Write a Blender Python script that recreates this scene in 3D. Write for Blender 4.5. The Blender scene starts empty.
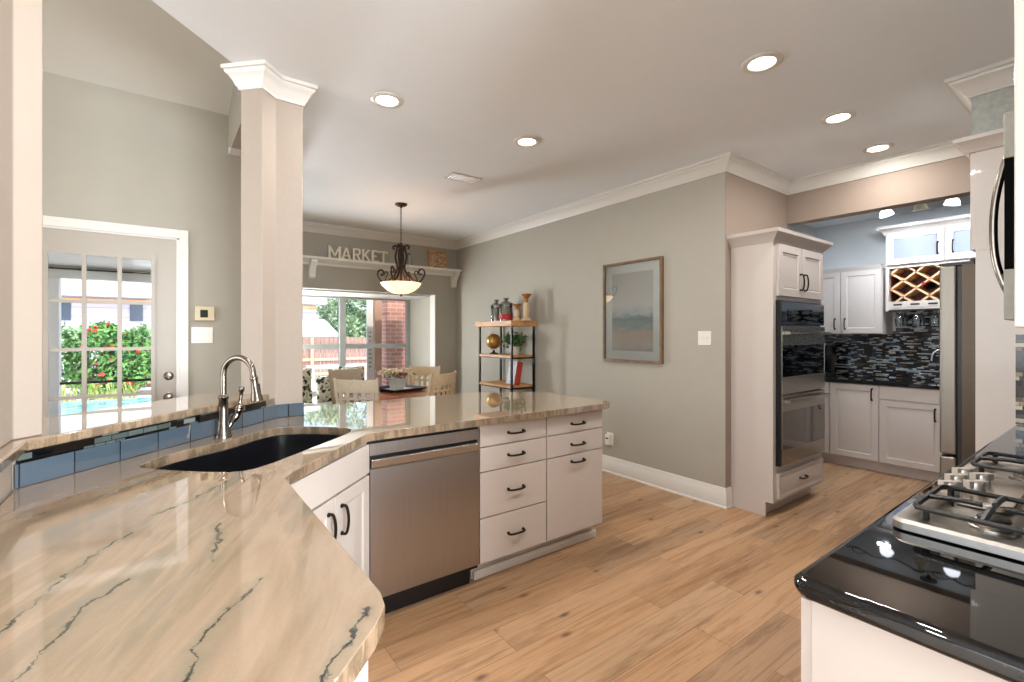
import bpy, bmesh, math, random
from mathutils import Matrix, Vector
S = bpy.context.scene
COL = S.collection
PI = math.pi

# ------------------------------------------------------------------ camera
cam_d = bpy.data.cameras.new('camera'); cam = bpy.data.objects.new('camera', cam_d); COL.objects.link(cam)
cam.location = (0, 0, 1.365)
cam.rotation_euler = (PI/2, 0, -math.radians(36.4))
cam_d.sensor_width = 36; cam_d.lens = 470/1024*36
cam_d.shift_y = -6.5/1024
cam_d.clip_start = .02
S.camera = cam
# ------------------------------------------------------------------ world, sun, exposure
W = bpy.data.worlds.new('world'); S.world = W; W.use_nodes = True
nt = W.node_tree; nt.nodes.clear()
wo = nt.nodes.new('ShaderNodeOutputWorld'); bg = nt.nodes.new('ShaderNodeBackground'); sky = nt.nodes.new('ShaderNodeTexSky')
sky.sky_type = 'NISHITA'; sky.sun_disc = False; sky.sun_elevation = math.radians(58); sky.sun_rotation = math.radians(200)
sky.dust_density = 3.0
bg.inputs['Strength'].default_value = .34
nt.links.new(sky.outputs[0], bg.inputs['Color']); nt.links.new(bg.outputs[0], wo.inputs['Surface'])
sun_d = bpy.data.lights.new('sun', 'SUN'); sun_d.energy = 2.3; sun_d.angle = .01; sun_d.color = (1, .96, .9)
sun = bpy.data.objects.new('sun', sun_d); COL.objects.link(sun)
sun.rotation_euler = Vector((-.18, .50, -1)).to_track_quat('-Z', 'Y').to_euler()
S.view_settings.view_transform = 'Standard'; S.view_settings.look = 'None'
S.view_settings.exposure = 0.76; S.view_settings.gamma = 1; S.view_settings.use_curve_mapping = False
S.cycles.max_bounces = 10; S.cycles.diffuse_bounces = 6; S.cycles.glossy_bounces = 5
S.cycles.transparent_max_bounces = 16; S.cycles.transmission_bounces = 8
S.cycles.sample_clamp_indirect = 6; S.cycles.caustics_reflective = False; S.cycles.caustics_refractive = False
S.cycles.use_denoising = True

D_ = math.radians
def area(name, loc, rot, sx, sy, power, color=(1, 1, 1), portal=False, shape='RECTANGLE', parent=None):
    d = bpy.data.lights.new(name, 'AREA'); d.shape = shape; d.size = sx; d.size_y = sy; d.energy = power; d.color = color
    if portal: d.cycles.is_portal = True
    o = bpy.data.objects.new(name, d); COL.objects.link(o); o.location = loc; o.rotation_euler = rot
    if parent: o.parent = parent
    return o
# sky portals at the glazed openings
area('window_portal', (2.05, 7.25, 1.25), (-PI/2, 0, 0), 2.3, 1.6, 1, portal=True)
area('door_portal', (-.34, 4.4, 1.1), (-PI/2, 0, 0), .7, 1.8, 1, portal=True)
# added fill lamps set in made-up window openings behind the camera
area('added_fill_light', (1.9, -3.66, 1.35), (D_(138), 0, 0), 4.2, 2.0, 760, (.91, .96, 1))
area('added_fill_light', (1.16, 7.07, 1.25), (D_(-96), 0, D_(12)), .36, 1.3, 55, (.92, .97, 1))   # added fill lamp inside the bay, hidden by the column
area('added_fill_light', (-4.06, .6, 1.6), (0, D_(-108), 0), 2.5, 4.6, 100, (.93, .97, 1))

# ------------------------------------------------------------------ materials
def lin(c):
    c = c.lstrip('#'); v = [int(c[i:i+2], 16)/255 for i in (0, 2, 4)]
    return tuple(x/12.92 if x <= .04045 else ((x+.055)/1.055)**2.4 for x in v) + (1,)
def newmat(name):
    m = bpy.data.materials.new(name); m.use_nodes = True
    return m, m.node_tree, m.node_tree.nodes['Principled BSDF']
def N(t, kind, **kw):
    n = t.nodes.new(kind)
    for k, v in kw.items():
        if k in n.inputs.keys(): n.inputs[k].default_value = v
        else: setattr(n, k, v)
    return n
def coords(t, axis='o', scale=(1, 1, 1), rot=(0, 0, 0)):
    tc = N(t, 'ShaderNodeTexCoord'); out = tc.outputs['Object']
    if axis in 'xyd':
        sp = N(t, 'ShaderNodeSeparateXYZ'); t.links.new(out, sp.inputs[0]); cb = N(t, 'ShaderNodeCombineXYZ')
        if axis == 'd':
            ad = N(t, 'ShaderNodeMath', operation='ADD'); t.links.new(sp.outputs[0], ad.inputs[0]); t.links.new(sp.outputs[1], ad.inputs[1])
            mu = N(t, 'ShaderNodeMath', operation='MULTIPLY'); t.links.new(ad.outputs[0], mu.inputs[0]); mu.inputs[1].default_value = .7071
            t.links.new(mu.outputs[0], cb.inputs[0])
        else: t.links.new(sp.outputs['xy'.index(axis)], cb.inputs[0])
        t.links.new(sp.outputs[2], cb.inputs[1]); out = cb.outputs[0]
    mp = N(t, 'ShaderNodeMapping'); t.links.new(out, mp.inputs[0])
    mp.inputs['Scale'].default_value = scale; mp.inputs['Rotation'].default_value = rot
    return mp.outputs[0]
def ramp(t, src, stops, interp='LINEAR'):
    r = N(t, 'ShaderNodeValToRGB'); t.links.new(src, r.inputs[0]); cr = r.color_ramp; cr.interpolation = interp
    while len(cr.elements) < len(stops): cr.elements.new(.5)
    for e, (p, c) in zip(cr.elements, stops): e.position = p; e.color = lin(c) if isinstance(c, str) else (c, c, c, 1)
    return r.outputs[0]
def mix(t, fac, a, b, mode='MIX'):
    n = N(t, 'ShaderNodeMix', data_type='RGBA', blend_type=mode)
    for s, v in ((n.inputs[0], fac), (n.inputs[6], a), (n.inputs[7], b)):
        if isinstance(v, (int, float)): s.default_value = v
        elif isinstance(v, tuple): s.default_value = v
        else: t.links.new(v, s)
    return n.outputs[2]
def bump(t, b, src, strength=.2, dist=.01):
    n = N(t, 'ShaderNodeBump'); n.inputs['Strength'].default_value = strength; n.inputs['Distance'].default_value = dist
    t.links.new(src, n.inputs['Height']); t.links.new(n.outputs[0], b.inputs['Normal'])
def plain(name, col, rough=.5, metal=0, var=.06, scale=6, bmp=0, bscale=60, coat=0, emis=None, estr=0, spec=.5):
    """plain surface with a faint procedural mottling"""
    m, t, b = newmat(name)
    no = N(t, 'ShaderNodeTexNoise'); no.inputs['Scale'].default_value = scale; t.links.new(coords(t), no.inputs['Vector'])
    c = lin(col); lo = tuple(x*(1-var) for x in c[:3])+(1,); hi = tuple(min(1, x*(1+var)) for x in c[:3])+(1,)
    t.links.new(mix(t, no.outputs[0], lo, hi), b.inputs['Base Color'])
    b.inputs['Roughness'].default_value = rough; b.inputs['Metallic'].default_value = metal; b.inputs['Coat Weight'].default_value = coat
    b.inputs['Specular IOR Level'].default_value = spec
    if bmp:
        n2 = N(t, 'ShaderNodeTexNoise'); n2.inputs['Scale'].default_value = bscale; n2.inputs['Detail'].default_value = 4
        t.links.new(coords(t), n2.inputs['Vector']); bump(t, b, n2.outputs[0], bmp, .004)
    if emis: b.inputs['Emission Color'].default_value = lin(emis); b.inputs['Emission Strength'].default_value = estr
    return m
def glass(name, tint=(1, 1, 1, 1), refl=1.0):
    m = bpy.data.materials.new(name); m.use_nodes = True; t = m.node_tree; t.nodes.clear()
    o = N(t, 'ShaderNodeOutputMaterial'); tr = N(t, 'ShaderNodeBsdfTransparent'); tr.inputs[0].default_value = tint
    g = N(t, 'ShaderNodeBsdfGlossy'); g.inputs['Roughness'].default_value = .02
    f = N(t, 'ShaderNodeFresnel'); f.inputs[0].default_value = 1.45
    mu = N(t, 'ShaderNodeMath', operation='MULTIPLY'); t.links.new(f.outputs[0], mu.inputs[0]); mu.inputs[1].default_value = refl
    mx = N(t, 'ShaderNodeMixShader'); t.links.new(mu.outputs[0], mx.inputs[0]); t.links.new(tr.outputs[0], mx.inputs[1]); t.links.new(g.outputs[0], mx.inputs[2])
    t.links.new(mx.outputs[0], o.inputs[0]); return m
def emitter(name, col, st):
    m, t, b = newmat(name); b.inputs['Base Color'].default_value = lin(col)
    b.inputs['Emission Color'].default_value = lin(col); b.inputs['Emission Strength'].default_value = st; return m

def granite():
    m, t, b = newmat('granite')
    tc = N(t, 'ShaderNodeTexCoord'); sp = N(t, 'ShaderNodeSeparateXYZ'); t.links.new(tc.outputs['Object'], sp.inputs[0])
    gt = N(t, 'ShaderNodeMath', operation='GREATER_THAN'); t.links.new(sp.outputs[0], gt.inputs[0]); gt.inputs[1].default_value = .70
    def V(sc, a1, a2):
        """slab grain: runs roughly along y on the left slab, along x on the peninsula slab"""
        ms = []
        for a in (a1, a2):
            r1 = N(t, 'ShaderNodeMapping'); t.links.new(tc.outputs['Object'], r1.inputs[0]); r1.inputs['Rotation'].default_value = (0, 0, math.radians(a)); ms.append(r1.outputs[0])
        mx = N(t, 'ShaderNodeMix', data_type='VECTOR'); t.links.new(gt.outputs[0], mx.inputs[0]); t.links.new(ms[0], mx.inputs[4]); t.links.new(ms[1], mx.inputs[5])
        s2 = N(t, 'ShaderNodeMapping'); t.links.new(mx.outputs[1], s2.inputs[0]); s2.inputs['Scale'].default_value = sc; return s2.outputs[0]
    n1 = N(t, 'ShaderNodeTexNoise'); n1.inputs['Scale'].default_value = 2.6; n1.inputs['Detail'].default_value = 8; n1.inputs['Distortion'].default_value = .7; n1.inputs['Roughness'].default_value = .58
    t.links.new(V((3.0, .55, 1), 22, 97), n1.inputs['Vector'])
    base = ramp(t, n1.outputs[0], [(.25, '#7f6b55'), (.38, '#937d65'), (.50, '#a18b74'), (.58, '#93806b'), (.68, '#8a7d6c'), (.8, '#777066')])
    def vein(sc, a, scale, lo, seed, m0, m1, w, rough=.55):
        n2 = N(t, 'ShaderNodeTexNoise'); n2.inputs['Scale'].default_value = scale; n2.inputs['Detail'].default_value = 6; n2.inputs['Roughness'].default_value = rough; n2.inputs['Distortion'].default_value = .25
        ad = N(t, 'ShaderNodeVectorMath', operation='ADD'); t.links.new(V(sc, a, a+75), ad.inputs[0]); ad.inputs[1].default_value = (seed, seed*.7, 0); t.links.new(ad.outputs[0], n2.inputs['Vector'])
        v_ = ramp(t, n2.outputs[0], [(lo-w*2, 0.0), (lo-w*.4, 1.0), (lo+w*.4, 1.0), (lo+w*2.4, 0.0)])
        n3 = N(t, 'ShaderNodeTexNoise'); n3.inputs['Scale'].default_value = 2.6; n3.inputs['Detail'].default_value = 2
        ad = N(t, 'ShaderNodeVectorMath', operation='ADD'); t.links.new(tc.outputs['Object'], ad.inputs[0]); ad.inputs[1].default_value = (seed*3, seed, 2); t.links.new(ad.outputs[0], n3.inputs['Vector'])
        mk = ramp(t, n3.outputs[0], [(m0, 0.0), (m1, 1.0)])
        vm = N(t, 'ShaderNodeMath', operation='MULTIPLY'); t.links.new(v_, vm.inputs[0]); t.links.new(mk, vm.inputs[1]); return vm.outputs[0]
    # the dark mineral veins of this slab, as broken lines across it
    dn = N(t, 'ShaderNodeTexNoise'); dn.inputs['Scale'].default_value = 22; dn.inputs['Detail'].default_value = 5; dn.inputs['Roughness'].default_value = .65; t.links.new(tc.outputs['Object'], dn.inputs['Vector'])
    dv = N(t, 'ShaderNodeVectorMath', operation='SUBTRACT'); t.links.new(dn.outputs[1], dv.inputs[0]); dv.inputs[1].default_value = (.5, .5, .5)
    ds = N(t, 'ShaderNodeVectorMath', operation='MULTIPLY_ADD'); t.links.new(dv.outputs[0], ds.inputs[0]); ds.inputs[1].default_value = (.05, .05, 0); t.links.new(tc.outputs['Object'], ds.inputs[2])
    fl = N(t, 'ShaderNodeVectorMath', operation='MULTIPLY'); t.links.new(ds.outputs[0], fl.inputs[0]); fl.inputs[1].default_value = (1, 1, 0)
    wn = N(t, 'ShaderNodeTexNoise'); wn.inputs['Scale'].default_value = 26; wn.inputs['Detail'].default_value = 4; t.links.new(tc.outputs['Object'], wn.inputs['Vector'])
    wr_ = N(t, 'ShaderNodeMapRange'); t.links.new(wn.outputs[0], wr_.inputs[0]); wr_.inputs[1].default_value = .38; wr_.inputs[2].default_value = .68; wr_.inputs[3].default_value = .0012; wr_.inputs[4].default_value = .0085
    total = None
    VEINS = [[(-.23, .95), (-.184, 1.088), (-.154, 1.195), (-.111, 1.299), (-.06, 1.37)], [(-.17, .82), (-.138, .936), (-.114, 1.037), (-.058, 1.11)], [(-.02, .66), (.037, .787), (.026, .81), (.102, .917), (.145, .975)],
             [(.07, 1.111), (.089, 1.186), (.103, 1.314)], [(.14, .60), (.203, .69), (.227, .719), (.267, .769)], [(-.017, 1.48), (.053, 1.542), (.154, 1.688)], [(-.34, 1.63), (-.25, 1.655)],
             [(.80, 2.56), (1.434, 2.70)], [(1.208, 2.39), (1.907, 2.45)], [(1.743, 2.80), (2.329, 2.60)]]
    for L in VEINS:
        for (ax, ay), (bx, by) in zip(L, L[1:]):
            ex, ey = bx-ax, by-ay; l2 = ex*ex+ey*ey
            pa = N(t, 'ShaderNodeVectorMath', operation='SUBTRACT'); t.links.new(fl.outputs[0], pa.inputs[0]); pa.inputs[1].default_value = (ax, ay, 0)
            dt = N(t, 'ShaderNodeVectorMath', operation='DOT_PRODUCT'); t.links.new(pa.outputs[0], dt.inputs[0]); dt.inputs[1].default_value = (ex/l2, ey/l2, 0)
            cl = N(t, 'ShaderNodeClamp'); t.links.new(dt.outputs[1], cl.inputs[0])
            sc = N(t, 'ShaderNodeVectorMath', operation='SCALE'); sc.inputs[0].default_value = (ex, ey, 0); t.links.new(cl.outputs[0], sc.inputs[3])
            df = N(t, 'ShaderNodeVectorMath', operation='DISTANCE'); t.links.new(pa.outputs[0], df.inputs[0]); t.links.new(sc.outputs[0], df.inputs[1])
            if total is None: total = df.outputs[1]
            else:
                mn = N(t, 'ShaderNodeMath', operation='MINIMUM'); t.links.new(total, mn.inputs[0]); t.links.new(df.outputs[1], mn.inputs[1]); total = mn.outputs[0]
    dvd = N(t, 'ShaderNodeMath', operation='DIVIDE'); t.links.new(total, dvd.inputs[0]); t.links.new(wr_.outputs[0], dvd.inputs[1])
    core = ramp(t, dvd.outputs[0], [(.25, 1.0), (.8, 0.0)])
    halo = ramp(t, total, [(0, .5), (.022, 0.0)])
    c = mix(t, halo, base, lin('#7d745f')); c = mix(t, core, c, lin('#30322c'))
    k = vein((3.4, .4, 1), 22, 1.6, .46, 5.2, .35, .6, .010)
    h = N(t, 'ShaderNodeMath', operation='MULTIPLY'); t.links.new(k, h.inputs[0]); h.inputs[1].default_value = .5
    c = mix(t, h.outputs[0], c, lin('#7f7058'))
    n6 = N(t, 'ShaderNodeTexNoise'); n6.inputs['Scale'].default_value = 26; n6.inputs['Detail'].default_value = 6; n6.inputs['Roughness'].default_value = .7; t.links.new(coords(t, 'o', (1, 1, .25)), n6.inputs['Vector'])
    em = N(t, 'ShaderNodeNewGeometry'); es = N(t, 'ShaderNodeSeparateXYZ'); t.links.new(em.outputs['True Normal'], es.inputs[0])
    eg = N(t, 'ShaderNodeMapRange'); t.links.new(es.outputs[2], eg.inputs[0]); eg.inputs[1].default_value = .9; eg.inputs[2].default_value = .4; eg.inputs[3].default_value = 0; eg.inputs[4].default_value = 1
    ek = ramp(t, n6.outputs[0], [(.46, 0.0), (.56, .65)]); ex_ = N(t, 'ShaderNodeMath', operation='MULTIPLY'); t.links.new(eg.outputs[0], ex_.inputs[0]); t.links.new(ek, ex_.inputs[1])
    c = mix(t, ex_.outputs[0], c, lin('#5d5343'))     # rougher, darker broken stone along the worked edge
    n5 = N(t, 'ShaderNodeTexNoise'); n5.inputs['Scale'].default_value = 190; t.links.new(coords(t), n5.inputs['Vector'])
    c = mix(t, .10, c, n5.outputs[1], 'OVERLAY')
    t.links.new(c, b.inputs['Base Color']); b.inputs['Roughness'].default_value = .035; b.inputs['Specular IOR Level'].default_value = .8
    b.inputs['Coat Weight'].default_value = .6; b.inputs['Coat Roughness'].default_value = .01; b.inputs['Coat IOR'].default_value = 1.5
    return m
def floor_wood():
    m, t, b = newmat('plank_floor')
    v = coords(t)
    br = N(t, 'ShaderNodeTexBrick'); t.links.new(v, br.inputs['Vector'])
    br.offset = .37; br.offset_frequency = 2; br.squash = 1
    br.inputs['Scale'].default_value = 1; br.inputs['Brick Width'].default_value = 1.22; br.inputs['Row Height'].default_value = .18
    br.inputs['Mortar Size'].default_value = .0012; br.inputs['Mortar Smooth'].default_value = .2
    br.inputs['Color1'].default_value = (0, 0, 0, 1); br.inputs['Color2'].default_value = (1, 1, 1, 1); br.inputs['Mortar'].default_value = (.5, .5, .5, 1)
    plank = ramp(t, br.outputs[0], [(0, '#7c5638'), (.25, '#a87c55'), (.5, '#b98f6a'), (.75, '#866850'), (1, '#c7a27c')])
    # every plank shifts the grain
    ad = N(t, 'ShaderNodeVectorMath', operation='MULTIPLY_ADD'); t.links.new(br.outputs[0], ad.inputs[0]); ad.inputs[1].default_value = (7, 3, 5); t.links.new(v, ad.inputs[2])
    mp = N(t, 'ShaderNodeMapping'); t.links.new(ad.outputs[0], mp.inputs[0]); mp.inputs['Scale'].default_value = (.55, 12, 1)
    g = N(t, 'ShaderNodeTexNoise'); g.inputs['Scale'].default_value = 2.4; g.inputs['Detail'].default_value = 9; g.inputs['Distortion'].default_value = 1.3; g.inputs['Roughness'].default_value = .62
    t.links.new(mp.outputs[0], g.inputs['Vector'])
    gr = ramp(t, g.outputs[0], [(.25, '#5a3c26'), (.40, '#95704f'), (.54, '#c19c76'), (.75, '#957050')])
    c = mix(t, .5, plank, gr)
    mp3 = N(t, 'ShaderNodeMapping'); t.links.new(ad.outputs[0], mp3.inputs[0]); mp3.inputs['Scale'].default_value = (.55, 4.2, 1)
    g3 = N(t, 'ShaderNodeTexNoise'); g3.inputs['Scale'].default_value = 1.5; g3.inputs['Detail'].default_value = 10; g3.inputs['Roughness'].default_value = .7; t.links.new(mp3.outputs[0], g3.inputs['Vector'])
    cr = ramp(t, g3.outputs[0], [(.54, 0.0), (.64, .6), (.74, .3)])
    c = mix(t, cr, c, lin('#6b4c31'))
    mp2 = N(t, 'ShaderNodeMapping'); t.links.new(ad.outputs[0], mp2.inputs[0]); mp2.inputs['Scale'].default_value = (1.3, 3.0, 1)
    vo = N(t, 'ShaderNodeTexVoronoi', voronoi_dimensions='2D'); vo.inputs['Scale'].default_value = .85; t.links.new(mp2.outputs[0], vo.inputs['Vector'])
    kn = ramp(t, vo.outputs['Distance'], [(0, .9), (.014, .7), (.05, 0.0)])
    c = mix(t, kn, c, lin('#4b3220'))
    c = mix(t, br.outputs[1], c, lin('#6f4f34'))
    t.links.new(c, b.inputs['Base Color'])
    rr = ramp(t, g.outputs[0], [(.2, .42), (.8, .30)]); t.links.new(rr, b.inputs['Roughness'])
    bump(t, b, g.outputs[0], .12, .002)
    return m
def mosaic(name, axis, w=.058, h=.0145, cols=None):
    m, t, b = newmat(name)
    br = N(t, 'ShaderNodeTexBrick'); t.links.new(coords(t, axis), br.inputs['Vector'])
    br.offset = .43; br.offset_frequency = 2; br.squash = .6; br.squash_frequency = 3
    for k, v in (('Scale', 1), ('Brick Width', w), ('Row Height', h), ('Mortar Size', .0012), ('Mortar Smooth', .1)): br.inputs[k].default_value = v
    br.inputs['Color1'].default_value = (0, 0, 0, 1); br.inputs['Color2'].default_value = (1, 1, 1, 1); br.inputs['Mortar'].default_value = (.5, .5, .5, 1)
    cols = cols or [(0, '#0b0c10'), (.24, '#1a1d24'), (.34, '#34465a'), (.43, '#5b4d40'), (.50, '#8b9cab'), (.57, '#14161a'), (.66, '#a4a49f'), (.74, '#3f342d'), (.82, '#b9c0c4')]
    c = ramp(t, br.outputs[0], cols, 'CONSTANT')
    c = mix(t, br.outputs[1], c, lin('#17181a'))
    t.links.new(c, b.inputs['Base Color']); b.inputs['Roughness'].default_value = .12; b.inputs['Specular IOR Level'].default_value = .6
    inv = N(t, 'ShaderNodeMath', operation='SUBTRACT'); inv.inputs[0].default_value = 1; t.links.new(br.outputs[1], inv.inputs[1]); bump(t, b, inv.outputs[0], .3, .002)
    return m
def bluetile():
    m, t, b = newmat('blue_glass_tile')
    br = N(t, 'ShaderNodeTexBrick'); t.links.new(coords(t, 'd'), br.inputs['Vector']); br.offset = 0
    for k, v in (('Scale', 1), ('Brick Width', .152), ('Row Height', 4), ('Mortar Size', .0025), ('Mortar Smooth', .1)): br.inputs[k].default_value = v
    br.inputs['Color1'].default_value = lin('#465460'); br.inputs['Color2'].default_value = lin('#566370'); br.inputs['Mortar'].default_value = lin('#20262c')
    t.links.new(br.outputs[0], b.inputs['Base Color']); b.inputs['Roughness'].default_value = .1; b.inputs['Coat Weight'].default_value = .5
    return m
def steel(name='stainless_steel', col='#a9a39b', axis_scale=(1, 1, 90), rough=.26):
    m, t, b = newmat(name)
    n = N(t, 'ShaderNodeTexNoise'); n.inputs['Scale'].default_value = 3; n.inputs['Detail'].default_value = 3; t.links.new(coords(t, 'o', axis_scale), n.inputs['Vector'])
    c = lin(col); t.links.new(mix(t, n.outputs[0], tuple(x*.85 for x in c[:3])+(1,), tuple(min(1, x*1.12) for x in c[:3])+(1,)), b.inputs['Base Color'])
    b.inputs['Metallic'].default_value = 1; b.inputs['Roughness'].default_value = rough
    b.inputs['Anisotropic'].default_value = .4
    return m
def black_granite():
    m, t, b = newmat('black_granite')
    n = N(t, 'ShaderNodeTexNoise'); n.inputs['Scale'].default_value = 130; n.inputs['Detail'].default_value = 3; t.links.new(coords(t), n.inputs['Vector'])
    t.links.new(ramp(t, n.outputs[0], [(.4, '#060607'), (.6, '#0d0d0d'), (.70, '#2c2822'), (.78, '#101010')]), b.inputs['Base Color'])
    b.inputs['Roughness'].default_value = .025; b.inputs['Specular IOR Level'].default_value = .6
    return m
def brickmat(name, axis, c1, c2, mo, w=.2, h=.067):
    m, t, b = newmat(name)
    br = N(t, 'ShaderNodeTexBrick'); t.links.new(coords(t, axis), br.inputs['Vector'])
    for k, v in (('Scale', 1), ('Brick Width', w), ('Row Height', h), ('Mortar Size', .006)): br.inputs[k].default_value = v
    br.inputs['Color1'].default_value = lin(c1); br.inputs['Color2'].default_value = lin(c2); br.inputs['Mortar'].default_value = lin(mo)
    t.links.new(br.outputs[0], b.inputs['Base Color']); b.inputs['Roughness'].default_value = .85; return m
def wood(name, c1, c2, scale=(14, 1.2, 14), rough=.5):
    m, t, b = newmat(name)
    n = N(t, 'ShaderNodeTexNoise'); n.inputs['Scale'].default_value = 3; n.inputs['Detail'].default_value = 8; n.inputs['Distortion'].default_value = .8
    t.links.new(coords(t, 'o', scale), n.inputs['Vector'])
    t.links.new(ramp(t, n.outputs[0], [(.3, c1), (.7, c2)]), b.inputs['Base Color']); b.inputs['Roughness'].default_value = rough; return m
def floral():
    m, t, b = newmat('floral_fabric')
    v = N(t, 'ShaderNodeTexVoronoi'); v.inputs['Scale'].default_value = 13; t.links.new(coords(t), v.inputs['Vector'])
    n = N(t, 'ShaderNodeTexNoise'); n.inputs['Scale'].default_value = 14; n.inputs['Detail'].default_value = 4; t.links.new(coords(t), n.inputs['Vector'])
    a = ramp(t, n.outputs[0], [(.42, '#1f2422'), (.47, '#c9c3b4'), (.55, '#e2dccd'), (.62, '#8e9a86')])
    c = ramp(t, v.outputs['Distance'], [(0, '#23272a'), (.2, '#4a4f49'), (.3, '#d8d2c4')])
    t.links.new(mix(t, .5, a, c, 'MULTIPLY'), b.inputs['Base Color']); b.inputs['Roughness'].default_value = .9; return m
def leafmat(name, c1, c2, sc=3):
    m, t, b = newmat(name)
    n = N(t, 'ShaderNodeTexNoise'); n.inputs['Scale'].default_value = sc; n.inputs['Detail'].default_value = 5; t.links.new(coords(t), n.inputs['Vector'])
    t.links.new(ramp(t, n.outputs[0], [(.35, c1), (.65, c2)]), b.inputs['Base Color']); b.inputs['Roughness'].default_value = .6; return m
def siding(name, col, line):
    m, t, b = newmat(name)
    br = N(t, 'ShaderNodeTexBrick'); t.links.new(coords(t, 'x'), br.inputs['Vector'])
    for k, v in (('Scale', 1), ('Brick Width', 60), ('Row Height', .3), ('Mortar Size', .012)): br.inputs[k].default_value = v
    br.inputs['Color1'].default_value = lin(col); br.inputs['Color2'].default_value = lin(col); br.inputs['Mortar'].default_value = lin(line)
    t.links.new(br.outputs[0], b.inputs['Base Color']); b.inputs['Roughness'].default_value = .8; return m
def artmat():
    m, t, b = newmat('landscape_print')
    tc = coords(t); sp = N(t, 'ShaderNodeSeparateXYZ'); t.links.new(tc, sp.inputs[0])
    n = N(t, 'ShaderNodeTexNoise'); n.inputs['Scale'].default_value = 9; n.inputs['Detail'].default_value = 6; t.links.new(coords(t, 'o', (1, 1, 3)), n.inputs['Vector'])
    ma = N(t, 'ShaderNodeMath', operation='MULTIPLY_ADD'); t.links.new(n.outputs[0], ma.inputs[0]); ma.inputs[1].default_value = .16; t.links.new(sp.outputs[2], ma.inputs[2])
    mr = N(t, 'ShaderNodeMapRange'); t.links.new(ma.outputs[0], mr.inputs[0]); mr.inputs[1].default_value = .06; mr.inputs[2].default_value = .92
    c = ramp(t, mr.outputs[0], [(0, '#b4bfc0'), (.12, '#8fa0a2'), (.2, '#c4bbad'), (.34, '#c2b09c'), (.42, '#90a3a3'), (.5, '#7d938c'), (.56, '#b9c2c6'), (.66, '#d2d2cc'), (1, '#c2c0b8')])
    t.links.new(c, b.inputs['Base Color']); b.inputs['Roughness'].default_value = .5; return m

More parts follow.
